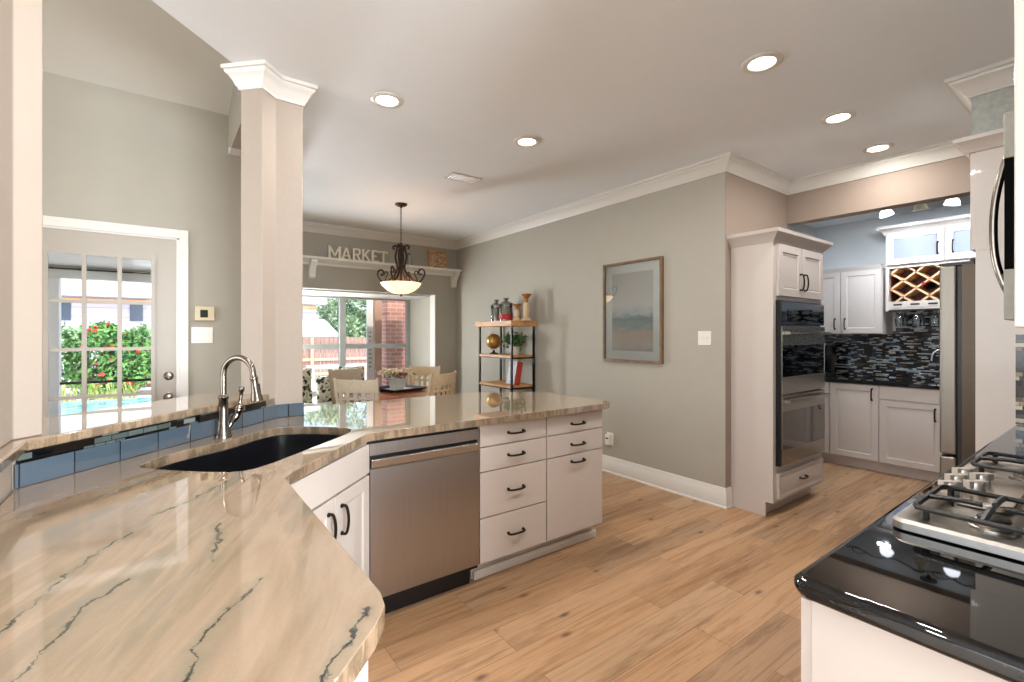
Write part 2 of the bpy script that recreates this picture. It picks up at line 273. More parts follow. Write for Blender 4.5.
M = {
 'wall': plain('grey_wall_paint', '#a8a397', .75, var=.03, bmp=.12, bscale=35),
 'cream': plain('cream_column_plaster', '#a3968a', .7, var=.03, bmp=.5, bscale=22),
 'tan': plain('tan_wall_paint', '#96867a', .75, var=.03, bmp=.1, bscale=35),
 'pantrywall': plain('pale_blue_wall_paint', '#cfd2d2', .75, var=.03),
 'ceil': plain('ceiling_paint', '#e6ebef', .8, var=.02, bmp=.25, bscale=70),
 'trim': plain('white_trim_paint', '#d8d5cf', .35, var=.02),
 'cab': plain('white_cabinet_paint', '#c6bdb6', .32, var=.02, coat=.2),
 'door': plain('entry_door_paint', '#a69e93', .4, var=.02),
 'granite': granite(), 'floor': floor_wood(), 'blackstone': black_granite(), 'bluetile': bluetile(), 'backlit_sash': plain('backlit_sash_grey', '#a2a6a5', .4, var=.02),  # sash grey holds the backlit shade of the window frames
 'mosaic_y': mosaic('strip_mosaic_tile', 'y'), 'mosaic_d': mosaic('border_mosaic_tile', 'd', .06, .02, [(0, '#0c0c0e'), (.3, '#4f5a58'), (.42, '#151113'), (.58, '#7b8583'), (.68, '#1c1512'), (.86, '#5c6664')]),
 'mosaic_x': mosaic('splash_mosaic_tile', 'x'),
 'mosaic_s': mosaic('side_splash_mosaic_tile', 'y', .075, .021, [(0, '#101012'), (.2, '#2b2d2e'), (.4, '#8a8170'), (.52, '#17181a'), (.64, '#b8ad97'), (.76, '#5b4c38'), (.86, '#39424a'), (.94, '#c9c2b2')]),
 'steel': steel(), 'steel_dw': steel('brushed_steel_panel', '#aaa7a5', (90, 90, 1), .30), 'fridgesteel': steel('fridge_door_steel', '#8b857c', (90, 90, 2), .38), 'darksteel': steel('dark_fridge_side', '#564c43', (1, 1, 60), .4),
 'nickel': steel('brushed_nickel', '#8a8177', (30, 30, 30), .22), 'chrome': steel('polished_chrome', '#d5d6d8', (5, 5, 5), .06),
 'black': plain('black_plastic', '#0c0c0d', .35), 'blackglass': plain('black_oven_glass', '#040405', .04, spec=.25),
 'blackmetal': plain('black_iron', '#191614', .4, metal=.6), 'bronze': plain('oil_rubbed_bronze', '#2a201a', .4, metal=.7),
 'castiron': plain('cast_iron', '#2b2927', .38, metal=.3, bmp=.3, bscale=120),
 'sinkblack': plain('black_composite_sink', '#101116', .3, bmp=.1),
 'white': plain('white_plastic', '#e4e0d8', .35), 'beige': plain('beige_plastic', '#c9b896', .4), 'lcd': plain('lcd_screen', '#2f352c', .6, spec=.1),
 'lens': emitter('lamp_lens', '#fff2e0', 9), 'lampglass': emitter('alabaster_glass', '#ffe6b4', .75), 'coollens': emitter('cool_lamp_glass', '#eef4ff', 3.2),
 'dimglass': plain('cream_glass_shade', '#c9c6a8', .3),
 'glass': glass('window_glass'), 'clear': glass('clear_glass', (.93, .96, .98, 1), 3.0), 'frost': plain('frosted_cabinet_glass', '#868b99', .45, spec=.3),
 'letter': plain('chalky_white_paint', '#e6decd', .7), 'ledge': plain('ledge_paint', '#e2e0d8', .4, var=.02),
 'shelfwood': wood('warm_shelf_wood', '#a8703c', '#d3a069'), 'rackwood': wood('pale_rack_wood', '#d0a277', '#e3bd93'), 'darkwood': wood('dark_cabinet_interior', '#5c3220', '#8a5536'),
 'tablewood': wood('red_brown_table_wood', '#6f3418', '#a2592c', rough=.25), 'chair': wood('taupe_chair_paint', '#a99a85', '#b9ab96', rough=.5), 'chairlt': wood('pale_oak_chair', '#c1a987', '#d2bd9c', rough=.5),
 'gold': plain('brass_globe', '#b48b4a', .3, metal=.6, var=.3, scale=12), 'pot': plain('white_ceramic', '#d8d2c8', .3),
 'leaf': leafmat('dark_leaf', '#1f3d1c', '#4c7a3a', 20), 'bush': leafmat('bright_leaf', '#2a662e', '#79b058', 4), 'tree': leafmat('tree_leaf', '#4c7350', '#b4cea4', 1.6), 'tree2': leafmat('lighter_leaf', '#5a8450', '#b7cf9a', 1.6),  # second tree has a lighter green leaf
 'grass': leafmat('grass_leaf', '#7d9a3c', '#d0d684', 5), 'flower': plain('orange_red_flower', '#e0452c', .6), 'bark': plain('bark', '#5b4d40', .9),
 'frame': wood('walnut_picture_frame', '#5d4632', '#85684a', (3, 20, 3)), 'mat': plain('picture_mat', '#dfe3dd', .8), 'art': artmat(), 'picglass': glass('picture_glass', (1, 1, 1, 1), 1.9),
 'floral': floral(), 'petal': plain('cream_petal', '#d6c0a4', .7, var=.2, scale=40), 'petal2': plain('rust_petal', '#a05a35', .7, var=.2, scale=40), 'galv': plain('galvanised_vase', '#b8b6b0', .35, metal=.3),
 'tray': plain('navy_tray', '#232a42', .3), 'jarfill': plain('jar_filling', '#8d8a72', .7, var=.4, scale=60), 'red': plain('red_label', '#a3202a', .5),
 'amber': plain('amber_candle_holder', '#b07a44', .3, metal=.3), 'pillar': plain('carved_cream_wood', '#cdb491', .6, var=.2, scale=30),
 'book': plain('book_cover_photo', '#b9bdc6', .5, var=.5, scale=26), 'bookred': plain('red_book_spine', '#a6321f', .5),
 'sign': plain('distressed_plaque', '#b98f68', .7, var=.2, scale=20), 'signmark': plain('plaque_pale_paint', '#d9cdbb', .7), 'signdark': plain('plaque_dark_mark', '#3b2a20', .7),
 'brick': brickmat('red_brick', 'x', '#b0725f', '#c8917f', '#cbbcae'), 'fence': wood('cedar_fence', '#80645b', '#a48a7e', (10, 10, .6), .85), 'fencerail': wood('cedar_rail', '#c99c80', '#dfb79c', (1, 10, 10), .85),
 'housewall': siding('white_lap_siding', '#c9c4d8', '#a39fb4'), 'roof': plain('pale_roofing', '#d9e2dc', .8), 'shutter': plain('slate_window', '#48596a', .3), 'fascia': plain('white_fascia', '#f2efe8', .6), 'peach': plain('peach_trim_board', '#e6b68a', .7),
 'patio': plain('pale_concrete', '#dedad0', .85, var=.05, scale=2), 'soffit': siding('soffit_boards', '#e9e5dc', '#b8b2a8'),
 'orangewood': plain('orange_brown_downspout', '#bb957c', .6), 'outlight': plain('porch_post_paint', '#e6e3dc', .6),
}
def watermat():
    m, t, b = newmat('pool_water')
    n = N(t, 'ShaderNodeTexNoise'); n.inputs['Scale'].default_value = 3; t.links.new(coords(t), n.inputs['Vector'])
    t.links.new(ramp(t, n.outputs[0], [(.4, '#5fa3b8'), (.6, '#9fd0da')]), b.inputs['Base Color']); b.inputs['Roughness'].default_value = .08; bump(t, b, n.outputs[0], .2, .02); return m
M['water'] = watermat()

# ------------------------------------------------------------------ mesh helpers
class MB:
    def __init__(s): s.bm = bmesh.new(); s.M = Matrix()
    def v(s, p): return s.bm.verts.new(s.M @ Vector(p))
    def f(s, vs):
        try: return s.bm.faces.new(vs)
        except ValueError: return None
    def box(s, x0, x1, y0, y1, z0, z1):
        a = [s.v((x, y, z)) for z in (z0, z1) for x, y in ((x0, y0), (x1, y0), (x1, y1), (x0, y1))]
        for q in ((3, 2, 1, 0), (4, 5, 6, 7), (0, 1, 5, 4), (1, 2, 6, 5), (2, 3, 7, 6), (3, 0, 4, 7)): s.f([a[i] for i in q])
        return s
    def ext(s, poly, vec):
        a = [s.v(p) for p in poly]; b = [s.v(Vector(p)+Vector(vec)) for p in poly]; n = len(a)
        s.f(a[::-1]); s.f(b)
        for i in range(n): s.f([a[i], a[(i+1) % n], b[(i+1) % n], b[i]])
        return s
    def prism(s, poly, z0, z1): return s.ext([(x, y, z0) for x, y in poly], (0, 0, z1-z0))
    def prism_hole(s, outer, hole, z0, z1):
        for z, flip in ((z0, 1), (z1, 0)):
            es = []; loops = []
            for L in (outer, hole):
                vs = [s.v((x, y, z)) for x, y in L]; loops.append(vs)
                for i in range(len(vs)): es.append(s.bm.edges.new((vs[i], vs[(i+1) % len(vs)])))
            bmesh.ops.triangle_fill(s.bm, use_beauty=True, use_dissolve=False, edges=es)
            if flip: lo = loops
            else: hi = loops
        for A, B in zip(lo, hi):
            n = len(A)
            for i in range(n): s.f([A[i], A[(i+1) % n], B[(i+1) % n], B[i]])
        return s
    def ring(s, c, ax, r, n, up=None):
        ax = Vector(ax).normalized(); u = ax.orthogonal().normalized() if up is None else (Vector(up)-ax*Vector(up).dot(ax)).normalized()
        w = ax.cross(u); return [Vector(c)+(u*math.cos(2*PI*i/n)+w*math.sin(2*PI*i/n))*r for i in range(n)]
    def loft(s, rings, cap=True, closed=False):
        R = [[s.v(p) for p in r] for r in rings]; n = len(R[0])
        for k in range(len(R)-(0 if closed else 1)):
            A, B = R[k], R[(k+1) % len(R)]
            for i in range(n): s.f([A[i], A[(i+1) % n], B[(i+1) % n], B[i]])
        if cap and not closed: s.f(R[0][::-1]); s.f(R[-1])
        return s
    def rod(s, p0, p1, r, n=10, r1=None):
        d = Vector(p1)-Vector(p0); u = d.normalized().orthogonal(); return s.loft([s.ring(p0, d, r, n, u), s.ring(p1, d, r if r1 is None else r1, n, u)])
    def tube(s, pts, r, n=8, smooth=True, closed=False):
        P = [Vector(p) for p in pts]
        if smooth and len(P) > 2:
            Q = []
            m = len(P)
            for i in range(m if closed else m-1):
                a = P[i-1] if (i > 0 or closed) else P[0]; b = P[i]; c = P[(i+1) % m]; d = P[(i+2) % m] if (closed or i+2 < m) else P[-1]
                for k in range(5):
                    u = k/5; Q.append(.5*((2*b)+(c-a)*u+(2*a-5*b+4*c-d)*u*u+(3*b-a-3*c+d)*u**3))
            if not closed: Q.append(P[-1])
            P = Q
        R = []; up = None; m = len(P)
        for i, p in enumerate(P):
            d = (P[(i+1) % m]-P[i-1]) if closed else (P[min(i+1, m-1)]-P[max(i-1, 0)])
            d.normalize()
            if up is None: up = d.orthogonal().normalized()
            up = (up-d*up.dot(d)).normalized()
            rr = r[min(len(r)-1, int(i*len(r)/m))] if isinstance(r, (list, tuple)) else r
            R.append(s.ring(p, d, rr, n, up))
        return s.loft(R, closed=closed)
    def lathe(s, prof, c=(0, 0, 0), n=24, ax='z'):
        R = []
        for r, z in prof:
            r = max(r, 1e-4)
            R.append([Vector(c)+(Vector((r*math.cos(2*PI*i/n), r*math.sin(2*PI*i/n), z)) if ax == 'z' else Vector((r*math.cos(2*PI*i/n), z, -r*math.sin(2*PI*i/n)))) for i in range(n)])
        return s.loft(R)
    def ball(s, c, r, n=12, sq=(1, 1, 1)):
        R = []
        for k in range(n//2+1):
            a = -PI/2+PI*k/(n//2); rr = max(math.cos(a), .001)
            R.append([Vector(c)+Vector((r*rr*math.cos(2*PI*i/n)*sq[0], r*rr*math.sin(2*PI*i/n)*sq[1], r*math.sin(a)*sq[2])) for i in range(n)])
        return s.loft(R)
    def sweep(s, path, prof, closed=False):
        """prof: (offset to the right of travel, z)"""
        n = len(path); P = [Vector(p) for p in path]; R = []
        for i in range(n):
            d1 = (P[i]-P[i-1]).normalized() if (i > 0 or closed) else None
            d2 = (P[(i+1) % n]-P[i]).normalized() if (i < n-1 or closed) else None
            if d1 is None: d1 = d2
            if d2 is None: d2 = d1
            n1 = Vector((d1.y, -d1.x)); n2 = Vector((d2.y, -d2.x)); b = (n1+n2).normalized(); k = 1/max(.3, b.dot(n1))
            R.append([(P[i].x+b.x*o*k, P[i].y+b.y*o*k, z) for o, z in prof])
        return s.loft(R, closed=closed)
    def panel(s, x0, x1, z0, z1, t=.02, rings=((.0, 0), (.055, 0), (.062, .007), (.072, .007), (.098, .001)), y=0):
        """raised panel door, front face at y-t looking to -y"""
        L = []
        for ins, dep in rings:
            L.append([s.v(q) for q in ((x0+ins, y-t+dep, z0+ins), (x1-ins, y-t+dep, z0+ins), (x1-ins, y-t+dep, z1-ins), (x0+ins, y-t+dep, z1-ins))])
        B = [s.v(q) for q in ((x0, y, z0), (x1, y, z0), (x1, y, z1), (x0, y, z1))]
        s.f(B[::-1])
        for i in range(4): s.f([B[i], B[(i+1) % 4], L[0][(i+1) % 4], L[0][i]])
        for a, b in zip(L, L[1:]):
            for i in range(4): s.f([a[i], a[(i+1) % 4], b[(i+1) % 4], b[i]])
        s.f(L[-1]); return s
    def build(s, name, mat, parent=None, bevel=0, smooth=False, seg=2):
        bmesh.ops.recalc_face_normals(s.bm, faces=s.bm.faces)
        me = bpy.data.meshes.new(name); s.bm.to_mesh(me); s.bm.free()
        me.materials.append(M[mat] if isinstance(mat, str) else mat)
        o = bpy.data.objects.new(name, me); COL.objects.link(o)
        if parent: o.parent = parent
        if smooth:
            for p in me.polygons: p.use_smooth = True
            try:
                me.set_sharp_from_angle(angle=math.radians(40))
            except Exception: pass
        if bevel:
            b = o.modifiers.new('bevel', 'BEVEL'); b.width = bevel; b.segments = seg; b.limit_method = 'ANGLE'; b.angle_limit = math.radians(40)
            for p in me.polygons: p.use_smooth = True
            b.harden_normals = True
        return o
def tag(o, label, cat, group=None, kind=None):
    o['label'] = label; o['category'] = cat
    if group: o['group'] = group
    if kind: o['kind'] = kind
    return o
def thing(name, label, cat, loc=(0, 0, 0), rz=0, group=None):
    o = bpy.data.objects.new(name, None); COL.objects.link(o); o.empty_display_size = .1
    o.location = loc; o.rotation_euler = (0, 0, rz); return tag(o, label, cat, group)
def struct(name, mb, mat, **kw):
    o = mb.build(name, mat, **kw); o['kind'] = 'structure'; return o
def dup(root, loc, rz, label):
    r = root.copy(); COL.objects.link(r); r.location = loc; r.rotation_euler = (0, 0, rz); r['label'] = label
    def kids(a, b):
        for ch in [o for o in list(COL.objects) if o.parent == a]:
            c = ch.copy(); COL.objects.link(c); c.parent = b; kids(ch, c)
    kids(root, r); return r
D = math.radians
R2 = .70710678

# ================================================================== STRUCTURE
CH = 2.75
struct('floor', MB().box(-4.2, 6.5, -3.8, 4.3, -.15, 0).box(.75, 6.5, 4.3, 7.25, -.15, 0), 'floor')
# flat kitchen / dining ceiling
struct('ceiling', MB().prism([(-.5, -3.8), (4.75, -3.8), (4.75, 2.12), (3.75, 2.12), (3.75, 6.4), (.75, 6.4), (.75, 4.3), (.39, 4.2), (.39, 2.89), (-.5, 2.0)], CH, CH+.12), 'ceil')
# sloped living room ceiling
struct('ceiling_vault', MB().ext([(-4.2, 4.35, 3.0), (-4.2, -3.8, 5.6), (-4.2, -3.8, 5.75), (-4.2, 4.35, 3.15)], (5.0, 0, 0)), plain('vault_paint', '#d2d1ca', .8, var=.02))
struct('wall_upper', MB().box(-.5, -.38, -3.8, 2.0, CH+.12, 5.7).prism([(-.5, 2.0), (.39, 2.89), (.47, 2.81), (-.38, 1.96)], CH+.12, 4.2).box(.39, .51, 2.85, 4.2, CH+.12, 3.6), 'wall')
# right wall with the picture, and the deeper wall behind the ovens
struct('wall_right', MB().box(3.537, 3.617, 1.978, 6.4, 0, CH), 'wall')
struct('wall_oven', MB().box(3.75, 4.70, 2.29, 2.42, 0, CH).box(3.617, 3.75, 2.29, 2.42, 0, CH), 'wall')
struct('wall_return', MB().box(3.5375, 3.617, 1.974, 1.978, 0, 2.16), 'tan')
struct('wall_above_oven', MB().box(3.5375, 4.594, 1.974, 2.29, 2.16, CH), 'tan')
struct('wall_beam', MB().box(4.594, 4.72, -.245, 1.976, 2.378, CH), 'tan')
# dining back wall with the bay window opening
struct('wall_back', MB().box(.75, .95, 6.213, 6.34, 0, CH).box(3.187, 3.56, 6.213, 6.34, 0, CH).box(.95, 3.187, 6.213, 6.34, 1.945, CH)
       .box(3.187, 3.30, 6.34, 7.2, 0, 2.1).box(.83, .95, 6.34, 7.2, 0, 2.1).box(.83, 3.30, 7.1, 7.2, 0, .50).box(.83, 3.3, 6.34, 7.2, 1.945, 2.1), 'wall')
struct('wall_dining_left', MB().box(.75, .90, 4.2, 6.34, 0, CH), 'wall')
# wall with the patio door (opening X -.88..0.10)
struct('wall_patio', MB().box(-4.2, -.86, 4.2, 4.32, 0, 3.06).box(.09, .75, 4.2, 4.32, 0, 3.06).box(-.86, .09, 4.2, 4.32, 2.07, 3.06), 'wall')
struct('wall_header', MB().ext([(.384, 2.9, 2.875), (.384, 4.2, 2.875), (.384, 4.2, 2.84), (.384, 4.1, 2.77), (.384, 3.95, 2.72), (.384, 3.1, 2.70), (.384, 2.95, 2.62)], (.13, 0, 0)), 'wall')
# walls behind the camera
struct('wall_left', MB().box(-4.2, -4.08, -3.8, 4.32, 0, .35).box(-4.2, -4.08, -3.8, 4.32, 2.95, 5.7).box(-4.2, -4.08, -3.8, -1.8, .35, 2.95).box(-4.2, -4.08, 3.0, 4.32, .35, 2.95), 'wall')
struct('wall_front', MB().box(-4.2, 4.75, -3.8, -3.68, 0, .3).box(-4.2, 4.75, -3.8, -3.68, 2.4, 5.7).box(-4.2, -.3, -3.8, -3.68, .3, 2.4).box(4.1, 4.75, -3.8, -3.68, .3, 2.4), 'wall')
struct('wall_range', MB().box(.93, 4.72, -.37, -.245, 0, CH), 'wall')
struct('wall_side', MB().box(4.6, 4.75, -3.8, -.37, 0, CH), 'wall')
# pantry shell
struct('wall_pantry', MB().box(6.25, 6.4, -.5, 2.5, 0, 2.70), 'pantrywall')
struct('wall_pantry_end', MB().box(4.70, 6.25, 2.37, 2.5, 0, 2.70), 'pantrywall')
struct('wall_pantry_near', MB().box(4.70, 6.25, -.5, -.37, 0, 2.70), 'pantrywall')
struct('ceiling_pantry', MB().box(4.72, 6.4, -.5, 2.5, 2.636, 2.70), 'ceil')
# low bar wall + columns (one end at the left of frame, one by the peninsula)
struct('wall_bar', MB().prism([(-.36, 1.972), (.48, 2.812), (.395, 2.897), (-.5, 2.0)], 0, 1.022).box(-.5, -.3605, .5, 1.97, 0, 1.022), 'cream')
colR = [(.404, 2.736), (.48, 2.812), (.619, 2.812), (.619, 2.97), (.45, 2.97), (.316, 2.824)]
struct('wall_column', MB().prism(colR, 0, CH), 'cream', bevel=.006)
colL = [(-.303, 2.029), (-.391, 2.117), (-.50, 2.0), (-.50, 1.60), (-.36, 1.60), (-.36, 1.972)]
struct('wall_column', MB().prism(colL, 1.055, CH), 'cream', bevel=.006)
CROWN = [(0, 2.643), (.010, 2.643), (.014, 2.655), (.024, 2.662), (.036, 2.684), (.058, 2.708), (.072, 2.716), (.076, 2.728), (.09, 2.731), (.09, 2.75), (0, 2.75)]
struct('trim_1', MB().sweep([(.9, 6.213), (3.537, 6.213), (3.537, 1.975), (4.594, 1.975), (4.594, .573), (3.5, .573), (3.5, -.245)], CROWN), 'trim', smooth=True)
struct('trim_2', MB().sweep(colR, [(o*.72, 2.75-(2.75-z)*1.0) for o, z in CROWN], closed=True), 'trim', smooth=True)
struct('wall_soffit', MB().box(3.5, 4.594, -.245, .57, 2.405, CH), plain('textured_grey_plaster', '#a9aca6', .8, var=.25, scale=45, bmp=.8, bscale=50))
BASE = [(0, 0), (.022, 0), (.022, .012), (.015, .018), (.015, .118), (.011, .124), (.011, .134), (.006, .146), (.004, .158), (0, .160)]
struct('baseboard_right', MB().sweep([(3.187, 6.213), (3.537, 6.213), (3.537, 1.976), (3.617, 1.976)], BASE), 'trim', smooth=True)
struct('baseboard_pantry', MB().sweep([(4.72, 2.37), (5.6, 2.37)], BASE), 'trim', smooth=True)

# ---- bay window
w = struct('window_1', MB().box(.95, 1.0, 7.1, 7.17, .5, 1.945).box(3.13, 3.187, 7.1, 7.17, .5, 1.945).box(1.0, 3.13, 7.1, 7.17, 1.90, 1.945).box(1.0, 3.13, 7.1, 7.17, .5, .55)
           .box(2.07, 2.16, 7.09, 7.17, .55, 1.90), 'backlit_sash', bevel=.004)
g = MB().box(1.0, 3.13, 7.11, 7.15, 1.155, 1.225).build('sash_rail', 'backlit_sash', w, bevel=.003)
MB().box(1.0, 3.13, 7.128, 7.132, .55, 1.90).build('pane', 'glass', w)
struct('trim_3', MB().box(.95, 3.2, 6.36, 7.1, 1.925, 1.945).box(3.172, 3.187, 6.205, 6.36, .5, 1.945), 'trim')
struct('added_window_2', MB().box(-.3, 4.1, -3.76, -3.70, .3, .36).box(-.3, 4.1, -3.76, -3.70, 2.34, 2.4).box(-.3, -.24, -3.76, -3.7, .36, 2.34).box(4.04, 4.1, -3.76, -3.7, .36, 2.34).box(1.1, 1.18, -3.76, -3.7, .36, 2.34).box(2.58, 2.66, -3.76, -3.7, .36, 2.34), 'trim')  # unseen window, added to let light into the kitchen
struct('added_window_3', MB().box(-4.17, -4.11, -1.8, 3.0, .35, .41).box(-4.17, -4.11, -1.8, 3.0, 2.89, 2.95).box(-4.17, -4.11, .55, .65, .41, 2.89), 'trim')  # unseen window, added to light the living room side

# ---- patio door with 15 lites
dr = struct('door_1', MB().box(-.86, -.835, 4.19, 4.24, 0, 2.07).box(.063, .09, 4.19, 4.24, 0, 2.07).box(-.86, .09, 4.19, 4.24, 2.05, 2.07)
            .box(-.92, -.86, 4.178, 4.20, 0, 2.125).box(.08, .135, 4.178, 4.20, 0, 2.125).box(-.86, .08, 4.178, 4.20, 2.062, 2.125), 'trim', bevel=.003)
GX0, GX1, GZ0, GZ1 = -.628, -.060, .30, 1.915
sl = MB().box(-.835, GX0, 4.2, 4.24, .01, 2.05).box(GX1, .063, 4.2, 4.24, .01, 2.05).box(GX0, GX1, 4.2, 4.24, GZ1, 2.05).box(GX0, GX1, 4.2, 4.24, .01, GZ0).build('door_slab', 'door', dr)
mu = MB()
mu.box(GX0, GX0+.022, 4.188, 4.1999, GZ0+.022, GZ1-.022).box(GX1-.022, GX1, 4.188, 4.1999, GZ0+.022, GZ1-.022).box(GX0, GX1, 4.188, 4.1999, GZ1-.022, GZ1).box(GX0, GX1, 4.188, 4.1999, GZ0, GZ0+.022)
for k in (1, 2):
    x = GX0+.012+(GX1-GX0-.024)*k/3; mu.box(x-.012, x+.012, 4.192, 4.2125, GZ0+.001, GZ1-.001)
for k in range(1, 5):
    z = GZ0+.012+(GZ1-GZ0-.024)*k/5; mu.box(GX0+.001, GX1-.001, 4.193, 4.2115, z-.011, z+.011)
mu.build('muntins', 'door', dr)
MB().box(GX0, GX1, 4.214, 4.218, GZ0, GZ1).build('pane', 'glass', dr)
kb = MB().lathe([(.03, 0), (.03, -.006), (.012, -.012), (.012, -.028), (.026, -.035), (.031, -.05), (.024, -.062), (.001, -.066)], (.018, 4.2, .915), 20, 'y').build('door_knob', 'nickel', dr, smooth=True)
MB().lathe([(.031, 0), (.029, -.010), (.016, -.014), (.001, -.014)], (.018, 4.2, 1.066), 20, 'y').box(.014, .022, 4.172, 4.188, 1.052, 1.080).build('deadbolt', 'nickel', dr, smooth=True)
MB().box(.066, .084, 4.170, 4.19, 1.93, 2.01).build('door_latch', 'white', dr)

# ================================================================== COUNTERTOPS
SINK = [(-.079, 2.046), (-.045, 2.12), (.0, 2.180), (.104, 2.255), (.19, 2.305), (.26, 2.365), (.34, 2.45), (.423, 2.505), (.50, 2.49), (.59, 2.43), (.686, 2.329), (.718, 2.263), (.69, 2.195), (.615, 2.116), (.44, 1.955), (.264, 1.793), (.19, 1.775), (.10, 1.845), (-.036, 1.985)]
def smoothloop(P, it=2):
    for _ in range(it):
        Q = []
        for i in range(len(P)):
            a, b = P[i], P[(i+1) % len(P)]; Q += [(a[0]*.75+b[0]*.25, a[1]*.75+b[1]*.25), (a[0]*.25+b[0]*.75, a[1]*.25+b[1]*.75)]
        P = Q
    return P
def offs(P, d):
    n = len(P); out = []
    A = sum(P[i][0]*P[(i+1) % n][1]-P[(i+1) % n][0]*P[i][1] for i in range(n)); sg = 1 if A > 0 else -1
    for i in range(n):
        t = Vector(P[(i+1) % n])-Vector(P[i-1]); t.normalize(); nn = Vector((t.y, -t.x))*sg; out.append((P[i][0]+nn.x*d, P[i][1]+nn.y*d))
    return out
hole = smoothloop(SINK, 1)
outer = [(-.352, 1.965), (.474, 2.791), (.629, 2.802), (.631, 3.13), (1.98, 3.13), (2.03, 3.11), (2.375, 2.83), (2.41, 2.77), (2.415, 2.21), (2.40, 2.15), (2.35, 2.115), (.765, 2.115), (.735, 2.105),
         (.335, 1.670), (.302, 1.612), (.304, .80), (.295, .757), (.262, .712), (-.345, .105)]
mb = MB().prism_hole(outer, hole, .876, .914)
tag(mb.build('countertop', 'granite', bevel=.011, seg=3), 'beige granite countertop with dark veins and a curved sink cut-out', 'countertop')
# raised bar ledge, in granite
cap = [(-.345, 1.50), (-.325, 1.48), (-.325, 1.962), (.442, 2.729), (.408, 2.738), (.318, 2.828), (.372, 3.06), (.30, 3.10), (-.37, 2.43), (-.62, 2.18), (-.62, 1.48)]
cap = [(-.325, 1.50), (-.325, 1.952), (.438, 2.715), (.400, 2.742), (.312, 2.832), (.20, 3.00), (-.37, 2.43), (-.62, 2.18), (-.62, 1.50)]
tag(MB().prism(cap, 1.022, 1.055).build('bar_ledge', 'granite', bevel=.008, seg=3), 'raised granite ledge above the blue backsplash tiles', 'ledge')
# backsplash between counter and ledge
bs = thing('tile_backsplash', 'blue glass tiles under a dark mosaic strip behind the sink', 'backsplash', (-.35, 1.97, .914))
MB().prism([(-.002, -.012), (.836, .826), (.828, .834), (-.008, .000)], 0, .071).box(.832, .972, .828, .838, 0, .071).build('blue_tiles', 'bluetile', bs, bevel=.0015)
MB().prism([(.003, -.006), (.772, .763), (.766, .769), (-.003, .000)], .072, .107).build('mosaic_strip', 'mosaic_d', bs)

# sink bowl
bowl = offs(hole, .006); inner = offs(hole, -.006); inb = offs(hole, -.035)
mb = MB()
def lp(P, z): return [mb.v((x, y, z)) for x, y in P]
Ls = [lp(offs(hole, .02), .875), lp(inner, .875), lp(offs(hole, -.012), .74), lp(inb, .685)]
for a, b in zip(Ls, Ls[1:]):
    for i in range(len(a)): mb.f([a[i], a[(i+1) % len(a)], b[(i+1) % len(b)], b[i]])
mb.f(Ls[-1])
sk = thing('kitchen_sink', 'black undermount sink in a curved cut-out of beige granite', 'sink', (0, 0, 0))
mb.build('basin', 'sinkblack', sk, smooth=True)
MB().lathe([(.045, .686), (.045, .690), (.03, .690), (.028, .686)], (.33, 2.12, 0), 20).build('drain', 'nickel', sk, smooth=True)

# faucet
fa = thing('kitchen_faucet', 'brushed nickel gooseneck pull-down faucet beside the black sink', 'faucet', (.205, 2.415, .914), D(-45))
# local +x points towards the sink
MB().lathe([(.034, 0), (.034, .006), (.028, .02), (.022, .06), (.019, .12), (.018, .165), (.021, .17), (.021, .178), (.017, .182), (.0135, .188)], n=20).build('body', 'nickel', fa, smooth=True)
arc = [(0, 0, .18), (0, 0, .255)] + [(.072*(1-math.cos(a)), 0, .275+.075*math.sin(a)) for a in [PI*k/8 for k in range(0, 8)]] + [(.146, 0, .262)]
MB().tube(arc, .0125, 12).build('spout', 'nickel', fa, smooth=True)
h = MB(); h.M = Matrix.Translation((.146, 0, .270)) @ Matrix.Rotation(D(-9), 4, 'Y')
h.lathe([(.0135, .0), (.016, -.004), (.016, -.012), (.0145, -.016), (.016, -.06), (.024, -.098), (.024, -.108), (.020, -.110), (.001, -.108)], n=18)
sh = h.build('spray_head', 'nickel', fa, smooth=True)
h = MB(); h.M = Matrix.Translation((.146, 0, .270)) @ Matrix.Rotation(D(-9), 4, 'Y'); h.box(.010, .021, -.007, .007, -.075, -.035); h.build('spray_button', 'black', sh, bevel=.003)
h = MB().tube([(.010, .012, .035), (.030, .038, .085), (.036, .048, .118)], [.010, .016, .020], 12); h.ball((.037, .050, .125), .021, 14)
va = h.build('valve_body', 'nickel', fa, smooth=True)
MB().tube([(.038, .052, .14), (.040, .056, .17), (.044, .058, .215)], [.007, .008, .012], 10).build('lever', 'nickel', va, smooth=True)

